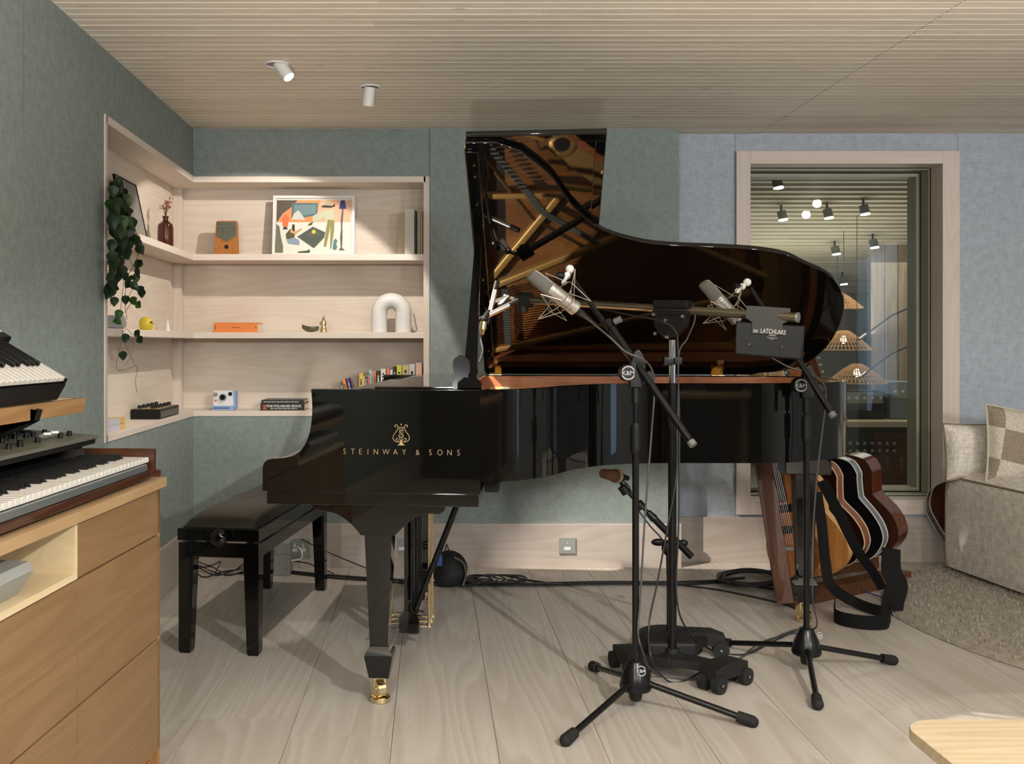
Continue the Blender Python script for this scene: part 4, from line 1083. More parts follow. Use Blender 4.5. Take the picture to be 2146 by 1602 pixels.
def km_stand(label, c, feet, px_c, z_clutch, tip, tail):
    """tripod stand; c = floor point of the pole"""
    c = Vector(c); t = thing('microphone_stand', label, 'microphone stand', (c.x, c.y, 0))
    tripod(t, c, feet)
    def up(z): return Vector((c.x, c.y, z))
    o = MB(); o.cyl(up(.12), up(.79), .0105, n=18); obj('lower_tube', o, M['blacks'], t)
    o = MB(); o.cyl(up(.785), up(.80), .013, .0165, n=20); o.cyl(up(.80), up(.868), .0165, n=20); o.cyl(up(.868), up(.878), .0165, .012, n=20); obj('height_grip', o, M['black'], t)
    o = MB(); o.cyl(up(.87), up(z_clutch-.03), .0078, n=16); obj('upper_tube', o, M['chrome'] if False else M['blacks'], t)
    o = MB(); o.cyl(up(z_clutch-.105), up(z_clutch-.055), .0125, n=16); obj('tube_collar', o, M['black'], t)
    cl = up(z_clutch)+Vector((0, -.004, 0))
    mid_ = cl+Vector((.0, -.032, .028))
    o = MB(); o.prism([(-.020, -.058), (.020, -.058), (.024, -.02), (.030, .02), (.016, .050), (.006, .060), (-.008, .052), (-.016, .02), (-.024, -.02)], -.016, .016, M=T(cl) @ FACE, bev=.005); obj('clutch', o, M['black'], t)
    o = MB(); kc_ = cl+Vector((-.028, -.014, -.012)); o.cyl(kc_+Vector((0, .02, 0)), kc_+Vector((0, -.010, 0)), .026, .024, n=26); kb = obj('clutch_knob', o, M['black'], t)
    ringlogo(kb, kc_+Vector((0, -.0102, 0)), (0, -1, 0), .0225)
    o = MB(); k2 = cl+Vector((.042, .0, -.022)); o.cyl(k2+Vector((0, .02, 0)), k2+Vector((0, -.012, 0)), .017, .015, n=20); obj('tension_knob', o, M['black'], t)
    boom_parts(t, cl+Vector((0, -.02, .03)), tip, tail)
    return t
f1 = [FL(1190, 1549, .017), FL(1569, 1511, .017), FL(1245, 1398, .017)]
c1 = FL(1332, 1486)
for f in f1+[c1]: f.z = 0
tip1 = P(1205, 592, 3.26); tail1 = P(1452, 932, 2.93)
# the boom crosses the pole axis just in front of it
s1 = km_stand('black tripod microphone stand standing nearest, its boom slanting left over the keys', c1, f1, 1325, 1.045, tip1, tail1)
bb = Vector((c1.x, c1.y, .110)); o = MB(); kc = bb+Vector((.014, -.044, .020)); ringlogo(s1, kc+Vector((-.006, 0, .0)), (0, -1, .35), .016, 'base_badge')
f3 = [FL(1514, 1348, .017), FL(1866, 1384, .017), FL(1713, 1474, .017)]; c3 = FL(1692, 1405)
for f in f3: f.z = 0
c3 = Vector((sum(f.x for f in f3)/3, sum(f.y for f in f3)/3, 0)); c3.x = (1690-CX)*c3.y/F
tip3 = P(1573, 604, 3.52); tail3 = P(1746, 872, 3.29)
s3 = km_stand('black tripod microphone stand beside the piano tail, boom leaning left', c3, f3, 1688, H-(800-CY)*c3.y/F, tip3, tail3)
ringlogo(s3, Vector((c3.x+.030, c3.y-.040, .135)), (.3, -1, .3), .012, 'base_badge')
# microphones on those booms
mb1 = P(1207, 648, 3.13); d1 = Vector((-.135, -.045, .098))
m1, A1 = mic('condenser_microphone', 'silver condenser microphone in a wire cage nearest the keyboard end', mb1, d1, 40, 1.12)
sm1 = shockmount('silver wire shock mount holding the microphone nearest the keyboard end', A1)
def swivel(t, ring_top, tip, axis):
    o = MB(); a = Vector(ring_top); b = Vector(tip)
    o.tube([a, a.lerp(b, .35)+Vector((0, 0, .002)), b.lerp(a, .25)], .0055, 10); o.sphere(a, .009, 12); o.sphere(b, .014, 14); o.sphere(a.lerp(b, .5), .012, 14); obj('swivel_joint', o, M['whitem'], t)
    o = MB(); m_ = a.lerp(b, .5); o.cyl(m_+Vector((-.012, -.004, 0)), m_+Vector((-.032, -.010, 0)), .012, .011, n=10); obj('swivel_knob', o, M['black'], t)
swivel(sm1, P(1182, 592, 3.16), P(1194, 564, 3.24), 0)
mb2 = P(1545, 672, 3.40); d2 = Vector((-.110, -.03, .112))
m2_, A2 = mic('condenser_microphone', 'silver condenser microphone in a wire cage above the piano tail end', mb2, d2, 40, 1.08)
sm2 = shockmount('silver wire shock mount holding the microphone over the tail end', A2)
swivel(sm2, P(1545, 610, 3.46), P(1566, 592, 3.50), 0)

# heavy boom stand on wheels, with the counterweight
hc = Vector(((1409-CX)*3.37/F, 3.37, 0))
hs_ = thing('studio_boom_stand', 'tall heavy black boom stand on wheels with a counterweight', 'microphone stand', hc)
def hp_(z, dx=0, dy=0): return Vector((hc.x+dx, hc.y+dy, z))
o = MB(); o.cyl(hp_(.075), hp_(.99), .0140, n=28); obj('lower_pole', o, M['blacks'], hs_)
o = MB(); o.cyl(hp_(.99), hp_(1.135), .0112, n=28); obj('upper_pole', o, M['chrome'], hs_)
o = MB(); o.lathe([(.045, .060), (.045, .078), (.024, .085), (.022, .10)], hp_(0), 24); obj('pole_socket', o, M['blackm'], hs_)
# three wheel arms
def arm_(end, wv, n=2, hgt=.075):
    end = Vector(end); o = MB(); d = (end-hp_(0)); d.z = 0; L_ = d.length; d.normalize(); s_ = Vector((-d.y, d.x, 0))
    pts = []
    rg = []
    for a, w, z0, z1 in ((0, .050, .050, .078), (.25, .038, .048, .076), (.7, .030, .046, .074), (1, .036, .046, .076)):
        c = hp_(0)+d*(L_*a); rg.append([c-s_*w+Vector((0, 0, z0)), c+s_*w+Vector((0, 0, z0)), c+s_*w+Vector((0, 0, z1)), c-s_*w+Vector((0, 0, z1))])
    o.loft(rg); a_ = obj('wheel_arm', o, M['blackm'], hs_)
    wv = Vector(wv).normalized(); ww = .055
    o = MB(); cn = Vector((end.x, end.y, 0)); axd = Vector((-wv.y, wv.x, 0))
    o.loft([[cn+wv*(k*ww*1.25)+axd*sd*.034*(1 if abs(k) < 1 else .8)+Vector((0, 0, zz)) for sd, zz in ((-1, .040 if abs(k) < 1 else .036), (1, .040 if abs(k) < 1 else .036), (1, hgt+(.014 if abs(k) < .9 else .0)), (-1, hgt+(.014 if abs(k) < .9 else 0)))] for k in (-1.25, -.6, 0, .6, 1.25)])
    obj('wheel_bracket', o, M['blackm'], a_, ang=60)
    for k in (-1, 1):
        wc = cn+wv*(k*ww*1.3)+axd*0; wc.z = .028
        o = MB(); o.cyl(wc-axd*.040, wc-axd*.014, .028, n=22); o.cyl(wc+axd*.014, wc+axd*.040, .028, n=22); o.cyl(wc-axd*.043, wc+axd*.043, .007, n=10); obj('wheel', o, M['rubber'], a_)
        o = MB(); o.cyl(wc-axd*.0435, wc-axd*.041, .0045, n=10); obj('axle_bolt', o, M['steel'], a_)
e1 = FL(1520, 1440); arm_((e1.x, e1.y, 0), (.70, .55, 0))
e2 = FL(1318, 1412); arm_((e2.x, e2.y, 0), (-.15, .9, 0))
e3 = FL(1478, 1372); arm_((e3.x-.02, e3.y, 0), (.9, -.15, 0))
o = MB(); o.b2((hc.x-.085, hc.y+.0, .052), (hc.x+.085, hc.y+.13, .115), .012, seg=3); obj('base_weight', o, M['blackm'], hs_)
# clamp and boom
bl_, br_ = P(1103, 629, 3.72), P(1672, 666, 3.13)
dirb = (br_-bl_).normalized(); bc_ = bl_.lerp(br_, (hc.y-3.72)/(3.13-3.72)); off = Vector((hc.x-bc_.x, 0, 0))
cl = Vector((bc_.x, bc_.y, bc_.z))
o = MB(); o.cyl(bl_, cl, .0135, n=20); o.cyl(cl, br_, .0145, n=20); obj('boom', o, mat('champagne_anodised_tube', (.20, .17, .12), .3, .9), hs_)
o = MB(); o.cyl(br_-dirb*.004, br_+dirb*.003, .0165, n=20); obj('boom_end', o, M['steel'], hs_)
Mc = T(hp_(cl.z-.0, 0, 0)) @ Matrix.Rotation(math.atan2(dirb.y, dirb.x), 4, 'Z') @ RY(2)
o = MB(); o.b2((-.062, -.024, .004), (.062, .024, .032), .004, M=Mc); o.b2((-.062, -.024, -.020), (.062, .024, -.002), .003, M=Mc)
o.prism([(-.058, -.018), (.055, -.018), (.052, -.055), (.020, -.088), (-.018, -.098), (-.04, -.080), (-.058, -.05)], -.020, .020, M=Mc @ FACE, bev=.003)
obj('boom_clamp', o, M['black'], hs_)
o = MB()
for x, z in ((-.055, -.018), (.048, -.022), (-.012, -.036), (-.048, -.082), (-.006, -.092)): o.cyl((x, -.021, z), (x, -.030, z), .0065, .005, n=12, M=Mc)
obj('clamp_bolt', o, M['steel'], hs_)
o = MB(); zc2 = H-(757-CY)*3.37/F
o.b2((hc.x-.030, hc.y-.022, zc2-.012), (hc.x+.028, hc.y+.022, zc2+.012), .002); o.b2((hc.x-.034, hc.y-.03, zc2-.016), (hc.x-.022, hc.y+.0, zc2+.014), .002); obj('pole_clamp', o, M['blacks'], hs_)
# counterweight with lettering
wc = P(1614, 664, 3.20); Mw = T(wc) @ Matrix.Rotation(math.atan2(dirb.y, dirb.x)*.55, 4, 'Z') @ RY(4.5)
o = MB(); pw, ph = .208, .108
o.prism([(-pw/2, 0), (pw/2, 0), (pw/2+.002, -ph), (-pw/2+.004, -ph)], -.016, .016, M=Mw @ T(.002, -.020, -.022) @ FACE, bev=.007, seg=3)
cw_ = obj('counterweight', o, M['black'], hs_)
o = MB(); o.prism([(-.072, .030), (.060, .030), (.060, -.010), (.040, -.022), (.052, -.058), (-.050, -.058), (-.054, -.022), (-.075, -.010)], -.019, .019, M=Mw @ T(.0, -.022, -.0) @ FACE, bev=.003)
obj('counterweight_bracket', o, colm('dark umber plastic', (.020, .017, .014), .5), hs_)
Ml = Mw @ T(0, -.0412, -.058) @ FACE
o = MB(); o.merge(text_bm('LATCHLAKE', .0178, .0002, .0001), Ml @ T(.014, .004, 0) @ Matrix.Diagonal((.78, 1.15, 1, 1)))
o.merge(text_bm('music', .009, .0002), Ml @ T(.012, -.0035, 0)); o.merge(text_bm('Micking Stands', .0052, .0001), Ml @ T(.012, -.011, 0)); o.merge(text_bm('USA', .004, .0001), Ml @ T(.012, -.0155, 0))
o.b2((-.046, .004, 0), (-.045, .013, .0003), M=Ml); o.b2((-.033, .004, 0), (-.032, .013, .0003), M=Ml); o.b2((-.046, .004, 0), (-.032, .005, .0003), M=Ml); o.b2((-.046, .012, 0), (-.032, .013, .0003), M=Ml); o.b2((-.0425, .007, 0), (-.0355, .010, .0003), M=Ml)
obj('lettering', o, colm('grey print', S(196, 196, 192), .5), cw_)
for x in (-.048, .050):
    o = MB(); o.cyl((x-.006, -.036, -.093+.0*x), (x-.006, -.044, -.093), .0075, .006, n=12, M=Mw); obj('counterweight_bolt', o, colm('blackened bolt', (.03, .028, .022), .4, metal=.6), cw_)
# far end of the boom: black clamp with a stereo bar and two slim silver microphones
o = MB(); o.cyl(bl_-dirb*.03, bl_+dirb*.02, .028, n=12); o.cyl(bl_-dirb*.015+Vector((0, 0, -.02)), bl_-dirb*.015+Vector((0, 0, -.046)), .02, n=10); obj('boom_tip_clutch', o, M['blackm'], hs_)
sb = thing('stereo_bar', 'silver jointed stereo bar fixed to the far tip of the boom', 'microphone mount', bl_)
a0 = bl_-dirb*.03; a1 = P(1062, 622, 3.72); a2 = P(1032, 634, 3.70); a3 = P(1030, 655, 3.68)
o = MB(); o.tube([a0, a1], .008, 10); o.tube([a1, a2], .007, 8); o.sphere(a1, .014, 12); o.sphere(a2, .012, 12); o.slab(a1, P(1048, 640, 3.69), .022, .01); o.tube([a2, a3], .006, 8); obj('bar', o, M['steel'], sb)
for lab, p0, p1 in (('slim pencil microphone tilted upright beside the prop stick, on the stereo bar', P(1027, 655, 3.67), P(1042, 590, 3.69)), ('slim pencil microphone pointing left and down from the boom tip', P(1018, 664, 3.62), P(1086, 630, 3.64))):
    t = thing('pencil_microphone', lab, 'microphone', p0)
    o = MB(); o.cyl(p0, p0.lerp(p1, .72), .0095, n=16); obj('body', o, M['steel'], t)
    o = MB(); o.cyl(p0.lerp(p1, .72), p1, .0098, n=16); obj('capsule', o, M['blackm'], t)
    o = MB(); q = p0-(p1-p0).normalized()*.045; o.cyl(q, p0, .0075, .009, n=12); obj('connector', o, M['black'], t)
# small gilt microphone hanging by the prop stick
t = thing('gilt_microphone', 'small gilt and silver microphone hanging just right of the prop stick', 'microphone', P(1015, 690, 3.56))
o = MB(); o.cyl(P(1014, 674, 3.56), P(1012, 690, 3.56), .013, n=16); o.cyl(P(1012, 690, 3.56), P(1010, 702, 3.56), .011, .007, n=16); obj('body', o, M['brass'], t)
o = MB(); o.tube(catmull([P(1024, 655, 3.64), P(1018, 664, 3.60), P(1015, 674, 3.56)], 4), .011, 10); obj('arm', o, M['black'], t)
o = MB(); o.tube(catmull([P(1010, 702, 3.56), P(1008, 712, 3.56), P(1012, 735, 3.5), P(1005, 760, 3.45)], 4), .003, 6); obj('lead', o, M['cable'], t)

# round-based stand with a small vocal microphone reaching under the piano
rc = Vector(((1403-CX)*3.68/F, 3.68, 0))
rs = thing('microphone_stand', 'round based black stand with short boom reaching under the piano', 'microphone stand', rc)
o = MB(); o.lathe([(.112, 0), (.117, .006), (.117, .052), (.110, .060), (.03, .063), (.016, .072)], rc, 48); obj('round_base', o, M['blackm'], rs)
o = MB(); o.cyl(rc+Vector((0, 0, .03)), rc+Vector((0, 0, .37)), .0105, n=16); obj('pole', o, M['blacks'], rs)
cc = rc+Vector((-.005, -.015, .375))
o = MB(); o.sphere(cc, (.028, .02, .03), 14); o.sphere(P(1380, 1137, 3.75), (.028, .012, .014), 12); o.sphere(P(1432, 1139, 3.75), (.018, .012, .014), 12); obj('clutch', o, M['black'], rs)
tp, tl_ = P(1306, 1022, 3.70), P(1449, 1167, 3.70); dd = (tp-tl_).normalized()
o = MB(); o.cyl(tl_, tp, .0075, n=14); o.cyl(tl_, tl_+dd*.20, .013, n=14); o.cyl(tl_.lerp(tp, .55), tl_.lerp(tp, .64), .016, .012, n=14); obj('boom', o, M['blacks'], rs)
o = MB(); o.cyl(P(1345, 1065, 3.7), P(1336, 1055, 3.7), .019, n=14); o.cyl(P(1313, 1034, 3.7), P(1303, 1020, 3.7), .017, n=12); o.tube([P(1305, 1020, 3.7), P(1301, 1012, 3.69), P(1298, 1005, 3.68)], .006, 8); obj('boom_grip', o, M['black'], rs)
vm = thing('instrument_microphone', 'small copper coloured microphone with pale ring pointing left under the piano', 'microphone', P(1283, 997, 3.68))
v0_, v1_ = P(1306, 1001, 3.70), P(1264, 993, 3.60); dv = (v1_-v0_).normalized()
o = MB(); o.cyl(v0_+dv*.055, v1_, .0235, .017, n=24); obj('grille', o, colm('copper grille', S(118, 84, 62), .5, metal=.7, bump=1.0, bscale=1200), vm)
o = MB(); o.cyl(v0_+dv*.042, v0_+dv*.056, .0265, n=28); obj('grille_ring', o, colm('pale brass ring', S(178, 164, 140), .4, metal=.5), vm)
o = MB(); o.cyl(v0_+dv*.008, v0_+dv*.042, .016, .022, n=20); o.cyl(v0_-dv*.03, v0_+dv*.008, .010, n=14); obj('body', o, M['black'], vm)
# ---------------------------------------------------------------- sideboard with keyboards, lower left
TB = R(-4.0)
C0 = Vector((-.689, 2.606, 0))
Md = T(C0) @ Matrix.Rotation(TB, 4, 'Z')
ZT = .775
def dthing(name, label, cat, loc=(0, 0, 0), group=None):
    p = Md @ Vector(loc); return thing(name, label, cat, p, TB, group)
def dobj(name, mb, m, t, ang=38, label=None):   # geometry in the sideboard's own frame
    return obj(name, mb_tx(mb, Md), m, t, label, ang=ang)
def mb_tx(mb, A): bmesh.ops.transform(mb.bm, matrix=A, verts=mb.bm.verts); return mb
sbd = dthing('sideboard', 'oak sideboard with drawer, doors and an open plywood bay, along the left wall', 'sideboard')
o = MB(); o.b2((-.40, -1.35, ZT-.024), (0, 0, ZT), .0015); dobj('worktop', o, M['oak_top'], sbd)
fx = -.012; ys = -.521
o = MB(); o.b2((-.40, -1.34, .06), (fx-.022, -.017, ZT-.0245)) if False else o.b2((-.40, -.035, .03), (fx-.0, -.017, ZT-.0245), .001)
o.b2((-.40, -1.35, .03), (fx-.022, -.035, .05)); o.b2((-.40, -1.35, .05), (-.385, -.035, ZT-.0245)); o.b2((-.385, ys-.009, .05), (fx-.022, ys+.009, ZT-.0245))
dobj('carcass', o, wood('oak_side', S(176, 132, 84), S(143, 100, 58), 'z', 1.0, .42, .9, ring=14, fine=.5), sbd)
def front(y0, y1, z0, z1, name): 
    o = MB(); o.b2((fx-.02, y0, z0), (fx, y1, z1), .0012); return dobj(name, o, M['oak'], sbd)
front(ys+.001, -.0185, .633, ZT-.0255, 'drawer')
front(ys+.001, -.0185, .367, .629, 'drawer'); front(ys+.001, -.0185, .08, .363, 'drawer')
front(-1.35, ys-.001, .367, .629, 'door'); front(-1.35, ys-.001, .08, .363, 'door')
o = MB(); zb_, zt_ = .632, ZT-.0265
o.b2((-.37, -1.35, zb_), (fx, ys-.002, zb_+.014)); o.b2((-.37, ys-.014, zb_+.014), (fx, ys-.002, zt_)); o.b2((-.384, -1.35, zb_), (-.37, ys-.002, zt_))
dobj('open_bay', o, wood('birch_ply_bay', S(216, 200, 164), S(204, 184, 146), 'y', 1, .5, .8, ring=10), sbd)
o = MB(); o.b2((fx-.03, -1.35, zt_+.0), (fx-.004, ys-.002, zt_+.001)); dobj('bay_edge', o, M['oak'], sbd)
o = MB(); o.b2((-.36, -1.35, .03), (-.05, -.04, .0299-.028)); dobj('plinth', o, M['blackm'], sbd)
gb = dthing('audio_interface', 'grey metal unit with a sloping face standing in the open plywood bay', 'audio unit', (-.12, -.95, zb_+.014))
o = MB(); o.prism([(-.30, .0), (-.045, .0), (-.012, .048), (-.022, .064), (-.30, .072)], .715, 1.24, M=FACE @ Matrix.Identity(4), bev=.003)
mb_tx(o, Matrix(((1, 0, 0, 0), (0, 1, 0, 0), (0, 0, 1, zb_+.0145), (0, 0, 0, 1))))
dobj('case', o, M['grey_pl'], gb)
# electric piano in a rosewood case
ep = dthing('electric_piano', 'electric piano with rosewood case on the oak sideboard', 'keyboard', (-.2, -.65, ZT))
ye, yn_ = -.030, -1.345
o = MB(); o.b2((-.385, ye-.016, ZT+.006), (-.018, ye, .853), .002); o.b2((-.385, ye-.0161, ZT+.006), (-.0, ye-.0162, .80)); dobj('end_cheek', o, M['rosex'], ep)
o = MB(); o.b2((-.040, yn_, ZT+.008), (-.016, ye-.017, .800), .002); dobj('front_rail', o, M['rose'], ep)
o = MB(); o.b2((-.38, yn_, ZT+.0005), (-.045, ye-.04, ZT+.006)); o.b2((-.38, yn_, ZT+.006), (-.041, ye-.017, ZT+.03)); dobj('base', o, M['blackm'], ep)
o = MB(); o.b2((-.036, yn_, .8005), (-.022, ye-.05, .8175), .003); dobj('metal_strip', o, colm('satin grey metal strip', S(150, 158, 160), .28, metal=.7), ep)
ky0 = ye-.019; kw = .0235; kl = .150; xf = -.030
nk = 55
whites = None
for i in range(nk):
    if whites is None:
        o = MB(); o.b2((-kl, -kw+.0006, -.013), (0, -.0006, 0), .0012, seg=1); 
        me = finish(o, 'white_key', M['ivory']); whites = me
    k = bpy.data.objects.new('white_key', whites); COL.objects.link(k); k.parent = ep
    k.matrix_basis = ep.matrix_basis.inverted() @ Md @ T(xf, ky0-kw*i, .832)
blk = None
for i in range(nk-1):
    # from the top: C B A G F E D | C ...
    n = 'CBAGFED'[i % 7]
    if n in 'BAGED' and not (n == 'C' or n == 'F'):
        # black key lies between this white and the next lower one
        if n in 'BAG' or n in 'ED':
            if blk is None:
                o = MB(); t_ = bmesh.new()
                o.loft([[Vector((-kl, -.0055, 0)), Vector((-kl, .0055, 0)), Vector((-kl, .0045, .012)), Vector((-kl, -.0045, .012))], [Vector((-.058, -.0055, 0)), Vector((-.058, .0055, 0)), Vector((-.058, .0045, .011)), Vector((-.058, -.0045, .011))], [Vector((-.050, -.0055, 0)), Vector((-.050, .0055, 0)), Vector((-.052, .0045, .0015)), Vector((-.052, -.0045, .0015))]])
                blk = finish(o, 'black_key', M['black'])
            k = bpy.data.objects.new('black_key', blk); COL.objects.link(k); k.parent = ep
            k.matrix_basis = ep.matrix_basis.inverted() @ Md @ T(xf, ky0-kw*(i+1), .832)
o = MB()
o.prism([(-.182, .828), (-.182, .838), (-.215, .862), (-.385, .864), (-.385, .80), (-.182, .80)], -ye+.0165, -yn_, M=FACE, bev=.002); dobj('top_cover', o, M['black'], ep)
o = MB(); o.b2((-.1815, yn_, .8335), (-.179, ye-.017, .836)); dobj('felt_strip', o, colm('dull brass strip', S(120, 100, 74), .4, metal=.6), ep)
# synthesiser with knobs, standing on the back of it
sy = dthing('analogue_synthesiser', 'olive grey synthesiser covered in knobs, on top of the electric piano', 'synthesiser', (-.26, -.6, .864))
yr = -.095
MS = T(-.150, 0, .888) @ RY(4)
o = MB(); o.b2((-.215, -1.33, -.018), (0, yr, -.002), .002, M=MS); dobj('case', o, M['black'], sy)
o = MB(); o.b2((-.214, -1.33, -.0015), (.002, yr+.001, .004), .0015, M=MS); dobj('panel', o, colm('olive grey panel', S(112, 112, 96), .4, metal=.4), sy)
o = MB(); o.b2((.0021, -.62, -.004), (.006, yr, .004), .001, M=MS); dobj('front_lip', o, colm('silver lip', S(150, 152, 142), .35, metal=.7), sy)
for yy in (-.16, -1.2):
    for xx in (-.17, -.30):
        o = MB(); o.cyl((xx, yy, .8641), (xx, yy, .885+(-.15-xx)*.15), .012, n=12); dobj('foot', o, M['rubber'], sy)
r6 = random.Random(5); kme = None
kn = [(x, y) for x in (-.045, -.105, -.165) for y in (-.16, -.22, -.25, -.30, -.335, -.39, -.42, -.46, -.52, -.57, -.66, -.70, -.74, -.80, -.86)]
for (x, y) in kn:
    if (x, y) in ((-.045, -.25), (-.045, -.30), (-.045, -.66), (-.045, -.70), (-.045, -.74)): continue
    if kme is None:
        o = MB(); o.cyl((0, 0, 0), (0, 0, .012), .0065, .0055, n=14); kme = finish(o, 'knob', M['black'])
    k = bpy.data.objects.new('knob', kme); COL.objects.link(k); k.parent = sy
    k.matrix_basis = sy.matrix_basis.inverted() @ Md @ MS @ T(x+r6.uniform(-.008, .008), y+r6.uniform(-.01, .01), .004)
for y in (-.245, -.285):
    o = MB(); o.slab((-.05, y, .012), (-.035, y-.008, .022), .020, .006, M=MS); dobj('lever', o, colm('pale lever', S(206, 206, 200)), sy)
for i in range(12):
    o = MB(); y = -.64-i*.026; o.b2((-.028, y-.022, .004), (-.010, y, .010), .0015, M=MS)
    dobj('preset_button', o, colm('orange button', S(214, 160, 84)) if i == 1 else colm('cream button', S(208, 204, 190)), sy)
# wall shelf with bracket and the stage keyboard
zp0, zp1 = .950, .985
ws = dthing('plank_shelf', 'oak plank shelf on a black bracket above the keyboards', 'shelf', (-.3, -.7, zp0))
o = MB(); o.prism([(-.105, zp0+.0), (-.085, zp1), (-1.33, zp1), (-1.33, zp0)], .178, .405, M=Matrix(((0, 0, -1, 0), (1, 0, 0, 0), (0, 1, 0, 0), (0, 0, 0, 1))), bev=.001); dobj('plank', o, wood('oak_plank', S(164, 128, 88), S(140, 104, 66), 'y', 1.0, .45, .9, ring=12), ws)
o = MB(); o.b2((-.40, -1.33, zp1), (-.20, -.12, zp1+.0006)); dobj('shelf_liner', o, colm('pale liner', S(206, 192, 160)), ws)
for yy in (-.375, -1.1):
    o = MB(); o.prism([(-.40, -.065), (-.40, .0), (-.172, .0), (-.165, .022), (-.175, .024), (-.185, -.004), (-.21, -.024), (-.36, -.065)], -yy-.014, -yy+.014, M=T(0, 0, zp0-.0005) @ FACE, bev=.002)
    dobj('bracket', o, M['blackm'], ws)
stg = dthing('stage_keyboard', 'black tilted stage keyboard with a small screen on the oak plank shelf', 'keyboard', (-.3, -.7, zp1))
yk = -.235
MT = T(-.186, 0, zp1+.002) @ RY(30)
o = MB(); o.b2((-.30, -1.32, .0), (0, yk, .045), .003, M=MT); dobj('case', o, M['black'], stg)
o = MB(); o.b2((-.30, yk-.012, .045), (-.002, yk, .057), .002, M=MT); dobj('side_rail', o, M['black'], stg)
o = MB(); o.b2((-.30, -1.32, .045), (-.165, yk-.013, .078), .003, M=MT); dobj('control_panel', o, M['black'], stg)
k1, k2 = None, None
for i in range(44):
    y = yk-.016-kw*i
    if k1 is None:
        o = MB(); o.b2((-.150, -kw+.0006, -.012), (0, -.0006, 0), .0012, seg=1); k1 = finish(o, 'white_key', M['ivory'])
        o = MB(); o.b2((-.150, -.0052, 0), (-.052, .0052, .011), .0015, seg=1); k2 = finish(o, 'black_key', M['black'])
    k = bpy.data.objects.new('white_key', k1); COL.objects.link(k); k.parent = stg; k.matrix_basis = stg.matrix_basis.inverted() @ Md @ MT @ T(-.004, y, .062)
    if 'CBAGFED'[(i) % 7] in 'BAGED':
        k = bpy.data.objects.new('black_key', k2); COL.objects.link(k); k.parent = stg; k.matrix_basis = stg.matrix_basis.inverted() @ Md @ MT @ T(-.004, y-kw, .0622)
o = MB(); o.b2((-.245, yk-.16, .0781), (-.19, yk-.02, .0790), M=MT)
dobj('screen', o, mat('lit_screen', S(150, 176, 190), .3, emit=S(150, 178, 196), es=.9), stg)
o = MB(); o.b2((-.262, yk-.16, .0781), (-.247, yk-.02, .0790), M=MT); dobj('screen_header', o, mat('orange_screen', S(200, 120, 70), .3, emit=S(200, 120, 70), es=.7), stg)
o = MB()
for i in range(7): o.b2((-.225, yk-.035-i*.016, .0791), (-.205, yk-.030-i*.016+.006, .0793), M=MT)
dobj('screen_marks', o, colm('ink blue', S(30, 50, 70)), stg)
